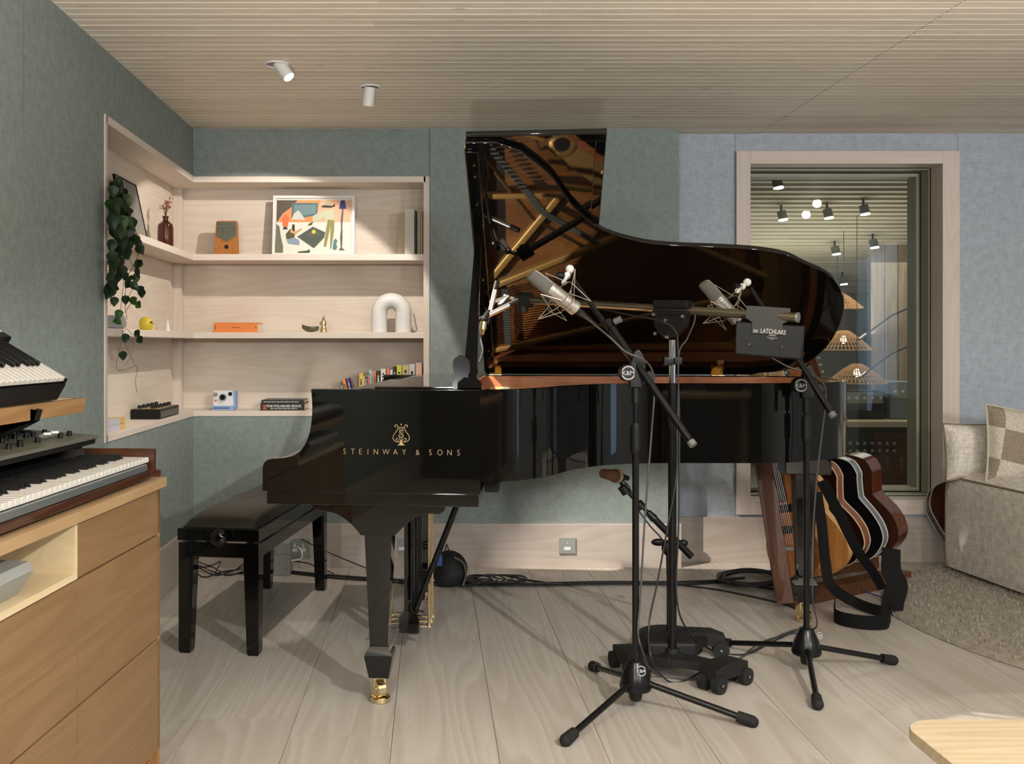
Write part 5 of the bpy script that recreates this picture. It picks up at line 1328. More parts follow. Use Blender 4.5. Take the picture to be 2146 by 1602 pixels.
# ---------------------------------------------------------------- guitars in a wooden rack behind the piano tail
def body_outline(L_=.50, up_=.145, wa=.115, lo_=.20, n=8):
    pts = [(0, 0), (lo_*.55, .012), (lo_*.93, .075), (lo_, .14), (lo_*.90, .21), (wa*1.02, .285), (wa, .31), (up_*.95, .375), (up_, .41), (up_*.86, .465), (up_*.45, .497), (.03, .5)]
    pts = [(a, b*L_/.5) for a, b in pts]
    r = cat2(pts, n); return [(-a, b) for a, b in r[::-1]][:-1]+r[:-1]+[(r[-1][0], r[-1][1])]
def guitar(label, x_face, yc, zb, tilt, yaw, th, L_, lo_, wa, up_, face, sidem, bind=None, neckm=None, kind='acoustic', group=None, back=None):
    """stands on its tail; the drawing plane is width x height, thickness runs towards +x; tilt leans the neck to the left"""
    t = thing('guitar', label, 'guitar', (x_face, yc, zb), 0, group)
    G = T(x_face, yc, zb) @ RX(-8 if x_face else 0) @ RY(-tilt) @ RZ(yaw) @ Matrix(((0, 0, 1, 0), (1, 0, 0, 0), (0, 1, 0, 0), (0, 0, 0, 1)))   # (w,h,t)->(y,z,x)
    out = body_outline(L_, up_, wa, lo_)
    def scale(p, s): return [(a*s, L_*.5+(b-L_*.5)*s) for a, b in p]
    def shrink(p, d):
        n = len(p); r = []
        for i in range(n):
            a, b, c = Vector(p[i-1]), Vector(p[i]), Vector(p[(i+1) % n]); e = (c-a)
            if e.length < 1e-7: r.append(p[i]); continue
            e.normalize(); r.append((b.x-e.y*(-d)*-1, b.y+e.x*(-d)*-1))
        return r
    o = MB(); o.prism(out, .003, th-.003, M=G); obj('sides', o, sidem, t, ang=30)
    o = MB(); o.prism(out, 0, .003, M=G); obj('top', o, face, t)
    o = MB(); o.prism(out, th-.003, th, M=G); obj('back', o, back or sidem, t)
    if bind:
        o = MB(); lp = [(a, b, .0015) for a, b in out]; o.tube(lp, .0028, 6, closed=True, M=G); o.tube([(a, b, th-.0015) for a, b in out], .0028, 6, closed=True, M=G); obj('binding', o, bind, t)
    nk_ = neckm or M['mahog']
    o = MB(); o.b2((-.026, L_-.02, -.004), (.026, L_+.36, .016), .006, M=G); obj('neck', o, nk_, t)
    o = MB(); o.b2((-.027, L_-.13, -.010), (.027, L_+.36, -.0041), .001, M=G); obj('fretboard', o, colm('ebony', (.02, .014, .01), .4), t)
    o = MB(); o.prism([(-.022, L_+.36), (.022, L_+.36), (.038, L_+.40), (.034, L_+.53), (-.034, L_+.53), (-.038, L_+.40)], .0, .015, M=G, bev=.002); obj('headstock', o, nk_, t)
    o = MB()
    for s in (-1, 1):
        for k in range(3): obj('tuner', MB().cyl((s*.036, L_+.42+.035*k, .008), (s*.052, L_+.42+.035*k, .008), .006, n=8, M=G), M['chrome'], t)
    o = MB()
    if kind == 'acoustic':
        o.cyl((0, L_*.66, -.0004), (0, L_*.66, -.0012), .05, n=28, M=G); obj('sound_hole', o, M['blackm'], t)
        o = MB(); o.b2((-.075, L_*.29, -.008), (.075, L_*.345, 0), .002, M=G)
    else:
        for q in (.42, .62): obj('pickup', MB().b2((-.042, L_*q, -.010), (.042, L_*q+.035, 0), .003, M=G), M['blackm'], t)
        o = MB(); o.b2((-.045, L_*.26, -.014), (.045, L_*.30, 0), .002, M=G)
    obj('bridge', o, colm('ebony', (.02, .014, .01), .4) if kind == 'acoustic' else M['chrome'], t)
    o = MB()
    for k in range(6): x = -.021+.0084*k; o.tube([(x*1.2, L_*.31, -.012), (x*.75, L_+.37, -.0115)], .0003, 4, M=G)
    obj('strings', o, M['steel'], t)
    return t, G
grp = 'guitars in the wooden rack'
cream = colm('cream binding', S(206, 190, 156))
sapele = wood('reddish_sapele', S(112, 62, 40), S(74, 36, 22), 'z', 1.4, .16, 1, ring=16, coat=.6)
alder = wood('honey_alder', S(204, 146, 84), S(176, 118, 62), 'z', 1.2, .28, .8, ring=14, coat=.4)
guitar('reddish brown acoustic guitar at the back right of the rack, face turned left', 2.10, 4.85, .085, 13, 40, .105, .50, .195, .125, .15, colm('dark walnut top', S(60, 34, 24), .2), sapele, None, sapele)
guitar('black guitar with a silver grey rim second from the right in the rack', 1.985, 4.745, .085, 13, 40, .050, .50, .19, .13, .15, mat('black_guitar_top', (.006, .006, .007), .12), colm('silver rim', S(150, 154, 158), .25, metal=.6), colm('silver binding', S(200, 202, 204), .3), None, 'electric')
guitar('dark red sunburst guitar with cream binding in the middle of the rack', 1.840, 4.63, .085, 13, 40, .058, .50, .20, .13, .155, mat('dark_sunburst', (.018, .005, .004), .12), colm('chestnut rim', S(128, 72, 42), .2, coat=.4), cream, colm('maple neck', S(196, 168, 122), .4), 'electric')
guitar('pale honey slab bodied guitar with a black strap, broad face showing', 1.705, 4.46, .085, 12, 42, .045, .47, .185, .125, .14, alder, wood('pale_maple_rim', S(222, 178, 116), S(196, 148, 88), 'z', 1, .3), None, colm('maple neck', S(196, 168, 122), .4), 'electric')
guitar('orange brown electric guitar at the left end of the rack, partly behind the post', 1.60, 4.375, .10, 9, 42, .045, .46, .125, .10, .11, wood('orange_alder', S(186, 120, 62), S(150, 88, 40), 'z', 1.2, .28, .8, coat=.4), alder, None, colm('maple neck', S(196, 168, 122), .4), 'electric')
# rack
rk = thing('guitar_rack', 'dark brown wooden guitar rack standing behind the piano tail', 'guitar stand', (1.80, 4.7, 0))
wd = wood('dark_brown_beech', S(108, 70, 46), S(78, 46, 28), 'z', 1.2, .4, 1)
o = MB(); o.slab((1.498, 4.25, .02), (1.432, 4.36, .66), .070, .022, up=Vector((0, 1, 0)), bev=.002); obj('front_post', o, wd, rk)
o = MB(); o.slab((1.52, 4.29, .03), (2.22, 4.72, .03), .085, .058, bev=.003); o.slab((1.66, 4.72, .03), (2.22, 5.02, .03), .05, .058, bev=.003); obj('base_rail', o, wd, rk)
o = MB(); o.slab((1.52, 4.34, .03), (1.66, 4.80, .03), .045, .06, bev=.003); obj('end_rail', o, wd, rk)
o = MB(); o.slab((1.45, 4.38, .635), (1.55, 4.72, .635), .03, .04, bev=.004); obj('side_rail', o, wd, rk)
# straps
def strap(label, pts, w, twist=None, m=None, name='guitar_strap', cat='strap', grp_=None):
    c = catmull([Vector(p) for p in pts], 8); t_ = MB(); rg = []
    for i, p in enumerate(c):
        d = (c[min(i+1, len(c)-1)]-c[max(i-1, 0)]).normalized(); f = i/(len(c)-1)
        ax_ = Vector(twist[0]).lerp(Vector(twist[1]), f) if twist else Vector((1, 0, 0))
        s_ = (ax_-d*ax_.dot(d)).normalized(); n = s_.cross(d)
        rg.append([p-s_*w/2-n*.0015, p+s_*w/2-n*.0015, p+s_*w/2+n*.0015, p-s_*w/2+n*.0015])
    t_.loft(rg); return single(name, t_, m or colm('black webbing', (.006, .006, .006), .85, spec=.2), label, cat, pts[-1], grp_, ang=60)
strap('black woven strap hanging along the honey slab guitar to the floor', [P(1712, 1032, 4.26), P(1722, 1100, 4.24), P(1730, 1180, 4.22), P(1742, 1228, 4.2), FL(1790, 1262, .03), FL(1850, 1282, .03), FL(1872, 1270, .03)], .045, ((1, .1, 0), (.3, .2, 1)), grp_='black guitar straps')
strap('wide black leather strap looping forward on the floor in front of the rack', [FL(1750, 1268, .035), FL(1752, 1292, .030), FL(1800, 1304, .030), FL(1855, 1305, .030), FL(1866, 1290, .032)], .055, ((0, 0, 1), (0, 0, 1)), grp_='black guitar straps')
strap('broad black strap crossing the sunburst guitar diagonally', [P(1722, 1008, 4.28), P(1755, 1070, 4.25), P(1795, 1150, 4.2), P(1830, 1200, 4.18), P(1850, 1235, 4.16)], .045, ((1, -.5, .4), (.6, -1, .2)), grp_='black guitar straps')
strap('black padded strap end hanging at the right of the rack', [P(1868, 1150, 4.22), P(1868, 1195, 4.20), P(1880, 1225, 4.17), P(1872, 1258, 4.15), P(1868, 1285, 4.14)], .085, ((1, .2, 0), (1, -.4, 0)), grp_='black guitar straps')
# guitar half hidden behind the sofa
t, G = guitar('sunburst guitar lying against the wall behind the sofa arm', 0, 0, 0, 0, 0, .06, .48, .20, .13, .15, mat('sunburst_top', S(58, 26, 12), .12, var=.9, vscale=7), colm('black rim', (.01, .009, .008), .15), colm('grey binding', S(170, 168, 160), .3), None, 'electric')
# the face turns from -x to the room (-y), the neck points right behind the sofa
GM = Matrix.Rotation(R(-12), 4, 'X') @ Matrix.Rotation(R(68), 4, 'Y') @ Matrix.Rotation(R(78), 4, 'Z')
for c_ in [x for x in bpy.data.objects if x.parent == t]: c_.data.transform(GM)
t.location = (2.54, 5.0, .20); t.matrix_basis = T(2.54, 5.0, .20)

# ---------------------------------------------------------------- sofa, pillows, rug
sf = thing('sofa', 'beige upholstered sofa with rounded arms at the right edge', 'sofa', (3.3, 4.6, 0))
boucle = fabric('beige_boucle', S(216, 210, 200), .22, 700, .6)
piping = colm('taupe piping', S(128, 112, 94))
xa, xb_, ya, yb, zt = 2.495, 2.90, 3.75, 4.88, .515
def sx_(x, y): return x+(yb-y)*.10
o = MB(); rg = []
prof_ = cat2([(0, .045), (-.004, .10), (-.006, .25), (-.004, .40), (.012, .475), (.06, .512), (.10, .520), (.14, .508), (.165, .46), (.17, .3), (.17, .045)], 4)
for y, s, q in ((ya, .90, .02), (ya+.02, .97, .006), (ya+.06, 1, 0), (4.3, 1, 0), (yb-.10, 1, 0), (yb-.035, .985, .004), (yb-.012, .95, .012), (yb, .88, .03)):
    rg.append([Vector((sx_(xa, y)+.085+(a-.085)*s, y, .045+(z-.045)*s)) for a, z in prof_])
o.loft(rg); obj('arm', o, boucle, sf, ang=70)
o = MB(); zz = [Vector((sx_(xa, y)+.012, y-0, .478)) for y in (ya+.02, 4.1, 4.5, yb-.05)]; o.tube(catmull(zz, 4), .005, 8)
o.tube(catmull([Vector((sx_(xa, yb)+.012, yb-.05, .478)), Vector((sx_(xa, yb)+.004, yb-.015, .44)), Vector((sx_(xa, yb)+.004, yb-.006, .3)), Vector((sx_(xa, yb)+.005, yb-.006, .06))], 6), .004, 8); obj('piping', o, piping, sf)
o = MB(); o.b2((2.80, 3.85, .06), (4.1, 4.8, .38), .05, seg=4); obj('seat', o, boucle, sf)
o = MB(); o.b2((2.76, 4.62, .30), (4.1, 4.92, .64), .06, seg=4); obj('backrest', o, boucle, sf)
o = MB()
for p in ((2.72, 3.9), (2.66, 4.75), (4.0, 3.9), (4.0, 4.75)): o.cyl((p[0], p[1], .031), (p[0], p[1], .06), .02, n=12)
obj('feet', o, M['blackm'], sf)
def pillow(name, label, M_, w, h, d, m, parts=None):
    t = thing(name, label, 'cushion', M_.translation)
    def f(u, v, s):
        a, b = u*2-1, v*2-1
        e = (max(0, 1-abs(a)**2.6)*max(0, 1-abs(b)**2.6))**.55
        k = 1-.05*(1-abs(a)**2)*(abs(b)**4)-.0
        return Vector((a*w/2*(1-.06*(1-b*b)*abs(a)**6), s*d/2*e, b*h/2*(1-.06*(1-a*a)*abs(b)**6)))
    o = MB(); o.grid(lambda u, v: f(u, v, -1), 24, 24, M=M_); t2 = MB(); o.grid(lambda u, v: f(1-u, v, 1), 24, 24, M=M_)
    obj('cover', o, m, t, ang=80)
    ed = [f(q, 0, 1) for q in [i/16 for i in range(17)]]+[f(1, i/16, 1) for i in range(1, 17)]+[f(1-i/16, 1, 1) for i in range(1, 17)]+[f(0, 1-i/16, 1) for i in range(1, 16)]
    o = MB(); o.tube(ed, .005, 6, closed=True, M=M_); obj('piping', o, parts or piping, t)
    return t
pillow('back_cushion', 'plain beige back cushion rising behind the sofa arm', T(2.60, 4.80, .605) @ RZ(4) @ RX(-6), .30, .27, .14, boucle)
def checker():
    m, nt, b = newmat('checked_boucle'); N = nt.nodes; L = nt.links; b.inputs['Roughness'].default_value = .95; b.inputs['Specular IOR Level'].default_value = .1
    tc = N.new('ShaderNodeTexCoord'); mp = N.new('ShaderNodeMapping'); mp.inputs['Rotation'].default_value = (0, R(-14), 0); mp.inputs['Location'].default_value = (.43, 50.37, .37); L.new(tc.outputs['Object'], mp.inputs[0])
    ck = N.new('ShaderNodeTexChecker'); ck.inputs['Scale'].default_value = 7.0; L.new(mp.outputs[0], ck.inputs['Vector'])
    setc(ck.inputs['Color1'], S(206, 198, 184)); setc(ck.inputs['Color2'], S(150, 138, 122))
    sp_ = N.new('ShaderNodeSeparateXYZ'); L.new(mp.outputs[0], sp_.inputs[0]); cb = N.new('ShaderNodeCombineXYZ'); L.new(sp_.outputs[0], cb.inputs[0]); L.new(sp_.outputs[2], cb.inputs[2]); cb.inputs[1].default_value = .05
    L.new(cb.outputs[0], ck.inputs['Vector'])
    n = N.new('ShaderNodeTexNoise'); n.inputs['Scale'].default_value = 160; L.new(tc.outputs['Object'], n.inputs['Vector'])
    mr = N.new('ShaderNodeMapRange'); mr.inputs['From Min'].default_value = .3; mr.inputs['From Max'].default_value = .7; mr.inputs['To Min'].default_value = .72; mr.inputs['To Max'].default_value = 1.15; L.new(n.outputs['Fac'], mr.inputs['Value'])
    vm = N.new('ShaderNodeVectorMath'); vm.operation = 'SCALE'; L.new(ck.outputs['Color'], vm.inputs[0]); L.new(mr.outputs[0], vm.inputs['Scale']); L.new(vm.outputs[0], b.inputs['Base Color'])
    bp = N.new('ShaderNodeBump'); bp.inputs['Strength'].default_value = .8; bp.inputs['Distance'].default_value = .006; L.new(n.outputs['Fac'], bp.inputs['Height']); L.new(bp.outputs['Normal'], b.inputs['Normal'])
    return m
pillow('checked_cushion', 'fluffy cream and taupe checked cushion leaning on the sofa', T(2.765, 4.66, .64) @ RZ(6) @ RX(-12) @ RY(8), .40, .36, .15, checker(), colm('cream fluff', S(196, 186, 168)))
# rug: shaggy round pile
rg_m = mat('shaggy_taupe_pile', S(152, 144, 131), .95, var=.42, vscale=38, bump=1.0, bscale=120)
rug = thing('rug', 'round shaggy taupe rug on the floor in front of the sofa', 'rug', (2.96, 3.98, 0)); del rug['category']; rug['category'] = 'rug'
o = MB(); r8 = random.Random(3)
rc_, rr0 = Vector((2.96, 3.98, 0)), 1.07
def rad(a): return rr0*(1+.012*math.sin(a*3+1)+.008*math.sin(a*7))
t_ = bmesh.new(); ring_prev = None; NA = 220; NR = 64
from mathutils import noise as mnoise
cen = t_.verts.new((rc_.x, rc_.y, .030))
for j in range(1, NR+1):
    f = j/NR; rgx = []
    for i in range(NA):
        a = 2*math.pi*i/NA; q = rad(a)*f
        x, y = rc_.x+q*math.cos(a), rc_.y+q*math.sin(a)
        z = .026+.008*mnoise.noise(Vector((x*22, y*22, 0)))+.005*mnoise.noise(Vector((x*60, y*60, 3)))
        if f > .985: z = .002
        elif f > .96: z *= .75
        rgx.append(t_.verts.new((x, y, z)))
    for i in range(NA):
        k = (i+1) % NA
        if ring_prev is None: t_.faces.new((cen, rgx[i], rgx[k]))
        else: t_.faces.new((ring_prev[i], rgx[i], rgx[k], ring_prev[k]))
    ring_prev = rgx
o.merge(t_); obj('pile', o, rg_m, rug, ang=90)
# tufts standing up on the visible half of the pile
tf = MB(); tb2 = bmesh.new()
for i in range(15000):
    a = r8.uniform(math.pi*.55, math.pi*1.75); f = math.sqrt(r8.uniform(.12, 1.0)); q = rad(a)*f
    x, y = rc_.x+q*math.cos(a), rc_.y+q*math.sin(a); h = r8.uniform(.012, .026); b = r8.uniform(0, 6.28); w = .0035
    dx, dy = math.cos(b)*w, math.sin(b)*w; lx, ly = r8.uniform(-.014, .014), r8.uniform(-.014, .014)
    z0 = .018 if f < .97 else .002
    v1 = tb2.verts.new((x-dx, y-dy, z0)); v2 = tb2.verts.new((x+dx, y+dy, z0)); v3 = tb2.verts.new((x+lx, y+ly, z0+h)); tb2.faces.new((v1, v2, v3))
tf.merge(tb2); tu = obj('tufts', tf, rg_m, rug, ang=90); tu['kind'] = 'stuff'

# ---------------------------------------------------------------- things beyond the observation window
wick = wood('wicker', S(206, 160, 104), S(150, 100, 54), 'z', 2, .7)
def lampshade(label, px, ytop, ybot, wpx, D, grp_='wicker lamps built for window reflections'):
    z1_, z0_ = H-(ytop-CY)*D/F, H-(ybot-CY)*D/F; x = (px-CX)*D/F; r = wpx*D/F/2
    t = thing('wicker_lamp_reflection', label, 'lamp', (x, D, z0_), 0, grp_)
    o = MB(); n = 44; hh = z1_-z0_
    for k in range(n):
        a = 2*math.pi*k/n
        pts = [(x+r*f*math.cos(a+s*.12), D+r*f*math.sin(a+s*.12), z0_+hh*(1-f**1.35)) for f, s in ((.16, 0), (.45, .4), (.75, .8), (1, 1))]
        o.tube(pts, .0042, 4)
    for f in (.16, .34, .52, .7, .86, 1.0):
        o.tube([(x+r*f*math.cos(q), D+r*f*math.sin(q), z0_+hh*(1-f**1.35)) for q in [2*math.pi*i/32 for i in range(32)]], .0036, 4, closed=True)
    obj('woven_shade', o, wick, t)
    o = MB(); o.sphere((x, D, z0_+hh*.50), (.022, .022, .03), 12); obj('bulb', o, mat('warm_bulb', (1, .8, .55), .5, emit=(1, .78, .5), es=9), t)
    zc_ = 2.30-.19*(D-5.5)
    o = MB(); o.cyl((x, D, z1_-.004), (x, D, zc_), .0025, n=6); obj('cord', o, M['cable'], t)
    return t
lampshade('wicker lamp built for the lowest reflection in the window', 1796, 760, 803, 118, 7.0)  # repeated glass reflections of a wicker lamp, built as separate solid lamps
lampshade('wicker lamp built for the repeated reflection above the lowest one', 1768, 690, 734, 112, 7.35)
lampshade('wicker lamp built for the reflection beside the top of the piano lid', 1755, 610, 646, 100, 7.8)
def zc(D): return 2.30-.19*(D-5.5)
spl = [(1637, 451), (1733, 447), (1809, 439), (1749, 524), (1829, 510), (1929, 540), (1765, 588), (1849, 566), (1627, 383)]  # room lights reflected in the glass, built as solid spots behind it
words = ['second-left', 'upper middle', 'upper right', 'centre', 'right of centre', 'far right', 'lowest, by the lid edge', 'lowest right', 'topmost left']
for (px, py), wd_ in zip(spl, words):
    D = (1.11+1.045)*F/(( CY-py)+.19*F); x = (px-CX)*D/F; z = zc(D)
    t = thing('spotlight', 'small spotlight built for a reflection in the window, %s of the scattered lights' % wd_, 'spotlight', (x, D, z-.11), 0, 'spotlights built for window reflections')
    o = MB(); o.cyl((x, D, z), (x, D, z-.05), .008, n=8); obj('stem', o, M['blackm'], t)
    o = MB(); o.cyl((x, D, z-.045), (x+.01, D-.01, z-.100), .030, n=14); obj('can', o, colm('grey spot can', S(90, 88, 84), .5), t)
    o = MB(); o.cyl((x+.01, D-.01, z-.1005), (x+.0105, D-.0105, z-.108), .030, n=16); obj('lit_lens', o, mat('lit_lens', (1, 1, .95), .5, emit=(1, .97, .9), es=7), t)
cs = thing('equipment_desk', 'dark equipment desk with a pale top beyond the window', 'desk', (2.95, 7.1, 0))
o = MB(); o.b2((2.55, 6.75, .56), (3.60, 7.45, .60), .004); obj('desk_top', o, colm('pale desk top', S(196, 178, 150)), cs)
o = MB(); o.b2((2.60, 6.8, 0), (3.50, 7.4, .56), .004); obj('rack_body', o, colm('dark desk body', S(50, 46, 42)), cs)
for k, (xa_, c_) in enumerate(((2.66, S(60, 60, 58)), (3.0, S(92, 60, 44)))):
    o = MB(); o.b2((xa_, 6.795, .10), (xa_+.28, 6.80, .52)); obj('rack_panel', o, colm('rack panel %d' % k, c_), cs)
o = MB()
for i in range(10):
    for j in range(2): o.cyl((2.68+.05*i, 6.78, .45-.05*j), (2.68+.05*i, 6.795, .45-.05*j), .012, n=8)
obj('rack_knobs', o, M['steel'], cs)
def amp(label, x0, x1, z0, z1, D, c, kn):
    t = thing('amplifier', label, 'amplifier', ((x0+x1)/2, D, z0), 0, 'amplifiers on the desk beyond the window')
    o = MB(); o.b2((x0, D, z0), (x1, D+.25, z1), .008); obj('cabinet', o, colm('amp %s' % label[:12], c), t)
    o = MB(); o.b2((x0+.012, D-.003, z0+(z1-z0)*.55), (x1-.012, D, z1-.012)); obj('control_panel', o, colm('amp panel', S(150, 148, 138)), t)
    o = MB()
    for i in range(kn): o.cyl((x0+.03+(x1-x0-.06)*i/(kn-1), D-.012, z0+(z1-z0)*.74), (x0+.03+(x1-x0-.06)*i/(kn-1), D-.003, z0+(z1-z0)*.74), .009, n=8)
    obj('knobs', o, M['white'], t)
    return t
amp('black amplifier head under the lowest wicker lamp beyond the window', 2.80, 3.14, .602, .80, 6.95, (.02, .02, .02), 6)
amp('pale blue-grey amplifier with knobs at the right of the desk beyond the window', 3.18, 3.46, .602, .86, 6.95, S(120, 130, 132), 5)
for k, (zz_, l_) in enumerate(((.93, 'lower'), (1.05, 'upper'))):
    t = thing('boom_arm', '%s thin boom arm slanting across the window view' % l_, 'microphone arm', P(1820, 780-60*k, 6.6), 0, 'boom arms beyond the window')
    o = MB(); o.tube([P(1800, 792-80*k, 6.5), P(1868, 742-80*k, 6.7), P(1940, 710-80*k, 6.9)], .006, 6); obj('arm', o, M['blackm'], t)
    o = MB(); o.cyl(P(1800, 792-80*k, 6.5), P(1815, 781-80*k, 6.55), .010, n=8); obj('grip', o, M['steel'], t)

# ---------------------------------------------------------------- low pine table, its corner in the bottom right of the view
lt_ = thing('low_table', 'low pine table whose corner shows at the bottom right', 'table', (1.5, 1.55, 0))
pine = wood('varnished_pine', S(190, 176, 150), S(170, 148, 116), 'x', .9, .4, .9, ring=14, knots=.4)
def rrect(x0, x1, y0_, y1_, r_):
    p = []
    for cx_, cy_, a0 in ((x1-r_, y1_-r_, 0), (x0+r_, y1_-r_, 90), (x0+r_, y0_+r_, 180), (x1-r_, y0_+r_, 270)):
        for k in range(7): a = R(a0+15*k); p.append((cx_+r_*math.cos(a), cy_+r_*math.sin(a)))
    return p
o = MB(); o.prism(rrect(.955, 2.05, 1.0, 2.06, .07), .325, .350, bev=.004); obj('tabletop', o, pine, lt_)
for x in (1.06, 1.94):
    for y in (1.1, 1.95):
        o = MB(); o.cyl((x, y, 0), (x, y, .3245), .016, .024, n=16); obj('leg', o, pine, lt_)
# ---------------------------------------------------------------- sockets, power boxes, cables, bag, ceiling spots
def socket(label, px0, px1, py0, py1, D, kind):
    a, b = P(px0, py0, D), P(px1, py1, D)
    t = thing('wall_socket', label, 'socket', ((a.x+b.x)/2, D, b.z))
    o = MB(); o.b2((a.x, D-.008, b.z), (b.x, D, a.z), .0015); obj('plate', o, M['grey_pl'], t)
    o = MB(); cx_, cz_ = (a.x+b.x)/2, (a.z+b.z)/2; y = D-.0085
    if kind == 'uk':
        for q in (-.022, .020):
            c = (a.x+b.x)/2+q
            o.b2((c-.002, y-.001, cz_-.002), (c+.002, y, cz_+.014)); 
            for s in (-1, 1): o.b2((c+s*.007-.003, y-.001, cz_-.020), (c+s*.007+.003, y, cz_-.010))
            o.b2((c-.0125, y-.0005, cz_-.023), (c+.0125, y, cz_-.006)); o.b2((c-.004, y-.0005, cz_-.008), (c+.004, y, cz_+.016))
    else:
        o.b2((cx_-.016, y-.001, cz_-.022), (cx_+.016, y, cz_-.006), .0); o.cyl((cx_, y, cz_+.012), (cx_, y-.001, cz_+.012), .003, n=8)
    obj('inserts', o, M['white'], t)
    return t
socket('double wall socket behind the bench with a plug in it', 604, 650, 1129, 1164, YB-.018, 'uk')
socket('wall socket seen between the piano leg and the pedal lyre', 833, 852, 1128, 1160, YB-.018, 'x')
socket('square wall socket below the middle of the piano', 1171, 1206, 1127, 1160, YB-.018, 'x')
def pbox(label, c, d, grp_='grey power boxes on the floor'):
    t = thing('power_box', label, 'power supply', (c[0], c[1], c[2]), 0, grp_)
    o = MB(); o.box((c[0], c[1], c[2]+d[2]/2), d, .004); obj('case', o, M['grey_pl'], t)
    for s in (-1, 1):
        o = MB(); o.cyl((c[0]+s*d[0]*.30, c[1]-d[1]/2, c[2]+d[2]*.35), (c[0]+s*d[0]*.30, c[1]-d[1]/2-.003, c[2]+d[2]*.35), .004, n=8); obj('screw', o, M['steel'], t)
    return t
q = FL(586, 1208); pbox('larger grey power box standing on the floor behind the bench leg', (q.x, q.y+.06, 0), (.098, .11, .098))
pbox('grey power box stacked on top of the larger one', (q.x+.005, q.y+.06, .0985), (.085, .10, .06))
q2 = FL(522, 1206); pbox('small pale grey power box left of the larger one', (q2.x, q2.y+.05, 0), (.055, .10, .075))
# bag / padded case behind the lyre
bgp = Vector((.080, 4.62, 0))
t = thing('padded_bag', 'round black padded bag with grey trim behind the pedal lyre', 'bag', bgp)
o = MB(); o.sphere((bgp.x, bgp.y, .085), (.085, .07, .084), 24); obj('body', o, colm('black nylon', (.012, .012, .013), .7), t)
o = MB(); o.tube(catmull([(bgp.x+.02, bgp.y-.055, .150), (bgp.x+.06, bgp.y-.055, .125), (bgp.x+.075, bgp.y-.05, .075), (bgp.x+.062, bgp.y-.05, .02)], 6), .011, 8, flat=.5); obj('grey_trim', o, colm('grey trim', S(112, 106, 96)), t)
o = MB(); o.box((bgp.x-.055, bgp.y-.050, .135), (.045, .03, .05), .006); obj('blue_patch', o, colm('blue patch', S(70, 110, 190)), t)
o = MB(); o.tube(catmull([(bgp.x-.02, bgp.y-.02, .165), (bgp.x-.012, bgp.y-.02, .20), (bgp.x+.0, bgp.y-.02, .165)], 5), .003, 6); obj('loop', o, M['cable'], t)
# cables
def cable(label, pts, r=.0035, m=None, n=10, name='cable', grp_=None, cat='cable'):
    c = catmull([Vector(p) for p in pts], n); o = MB(); o.tube(c, r, 6)
    return single(name, o, m or M['cable'], label, cat, pts[0], grp_)
def fl(px, py, z=.004): return FL(px, py, z)
cable('thick black cable running along the wall from the power boxes to the right', [fl(612, 1199), fl(700, 1207), fl(780, 1213), fl(850, 1217), fl(930, 1222), fl(1000, 1224), fl(1120, 1224), fl(1250, 1221), fl(1400, 1221), fl(1500, 1218), fl(1560, 1212)], .0065)
cable('second thick black cable lying just in front of the wall run', [fl(612, 1202), fl(700, 1212), fl(800, 1219), fl(920, 1228), fl(1010, 1229), fl(1130, 1228), fl(1280, 1225), fl(1420, 1226), fl(1520, 1222), fl(1590, 1230), fl(1640, 1240)], .0055)
cable('thin black cable from the socket down behind the bench leg to the floor', [P(632, 1130, 4.98), P(660, 1145, 4.9), P(720, 1172, 4.8), P(790, 1200, 4.7), fl(850, 1222), fl(900, 1226)], .003)
cable('white cable looping from the socket to the larger power box', [P(612, 1150, 4.96), P(625, 1148, 4.9), P(633, 1160, 4.87), P(630, 1172, 4.86), P(610, 1176, 4.85)], .0035, M['white'])
cable('thin black cable joining the power box to the floor run', [P(608, 1176, 4.86), P(640, 1180, 4.85), P(668, 1190, 4.8), fl(700, 1203)], .003)
for k, pp in enumerate(([(370, 1206), (400, 1196), (440, 1188), (470, 1200), (512, 1188)], [(372, 1180), (410, 1184), (450, 1200), (480, 1206), (512, 1198)], [(405, 1174), (440, 1186), (462, 1178), (455, 1204), (512, 1202)],
                        [(372, 1212), (405, 1200), (430, 1210), (470, 1198), (512, 1193)], [(390, 1170), (420, 1192), (455, 1206), (490, 1196), (514, 1180)])):
    cable('one of the thin tangled cables behind the left bench leg', [P(a, b, 4.93) if b < 1196 else FL(a, b, .004) for i, (a, b) in enumerate(pp)], .003, grp_='tangled cables behind the bench')
for k in range(6):
    r9 = random.Random(30+k); x, y = 985+r9.uniform(-10, 20), 1212+r9.uniform(-3, 4); pts = [fl(925, 1214, .004)]
    for i in range(9):
        a = i*1.05+k; pts.append(fl(1000+k*10+55*math.cos(a)*(.5+.1*k), 1214+9*math.sin(a), .005+.010*((i+k) % 3)))
    pts.append(fl(1080+20*k, 1224, .004))
    cable('one of the looped black cables beside the padded bag', pts, .003, grp_='looped cables beside the bag', n=8)
for k in range(9):
    r9 = random.Random(60+k); pts = []
    for i in range(16):
        a = i*.9+k*.7; pts.append(fl(1570+r9.uniform(-8, 8)+62*math.cos(a), 1211+r9.uniform(-4, 4)+15*math.sin(a), .005+.0055*(k+.5*(i % 2))))
    cable('one of the coiled black cables heaped left of the guitar rack', pts, .0038, grp_='coiled cables left of the rack', n=6)
cable('black cable trailing from the coil to the brass-coloured plug end', [fl(1420, 1226), fl(1500, 1236), fl(1580, 1252), fl(1640, 1266), fl(1672, 1278)], .004)
cable('violet cable looping out on the floor right of the guitars', [fl(1800, 1235, .02), fl(1850, 1252, .01), fl(1905, 1256), fl(1945, 1262), fl(1958, 1275), fl(1940, 1286), fl(1890, 1289), fl(1870, 1290)], .003, colm('violet cable', S(60, 52, 120)))
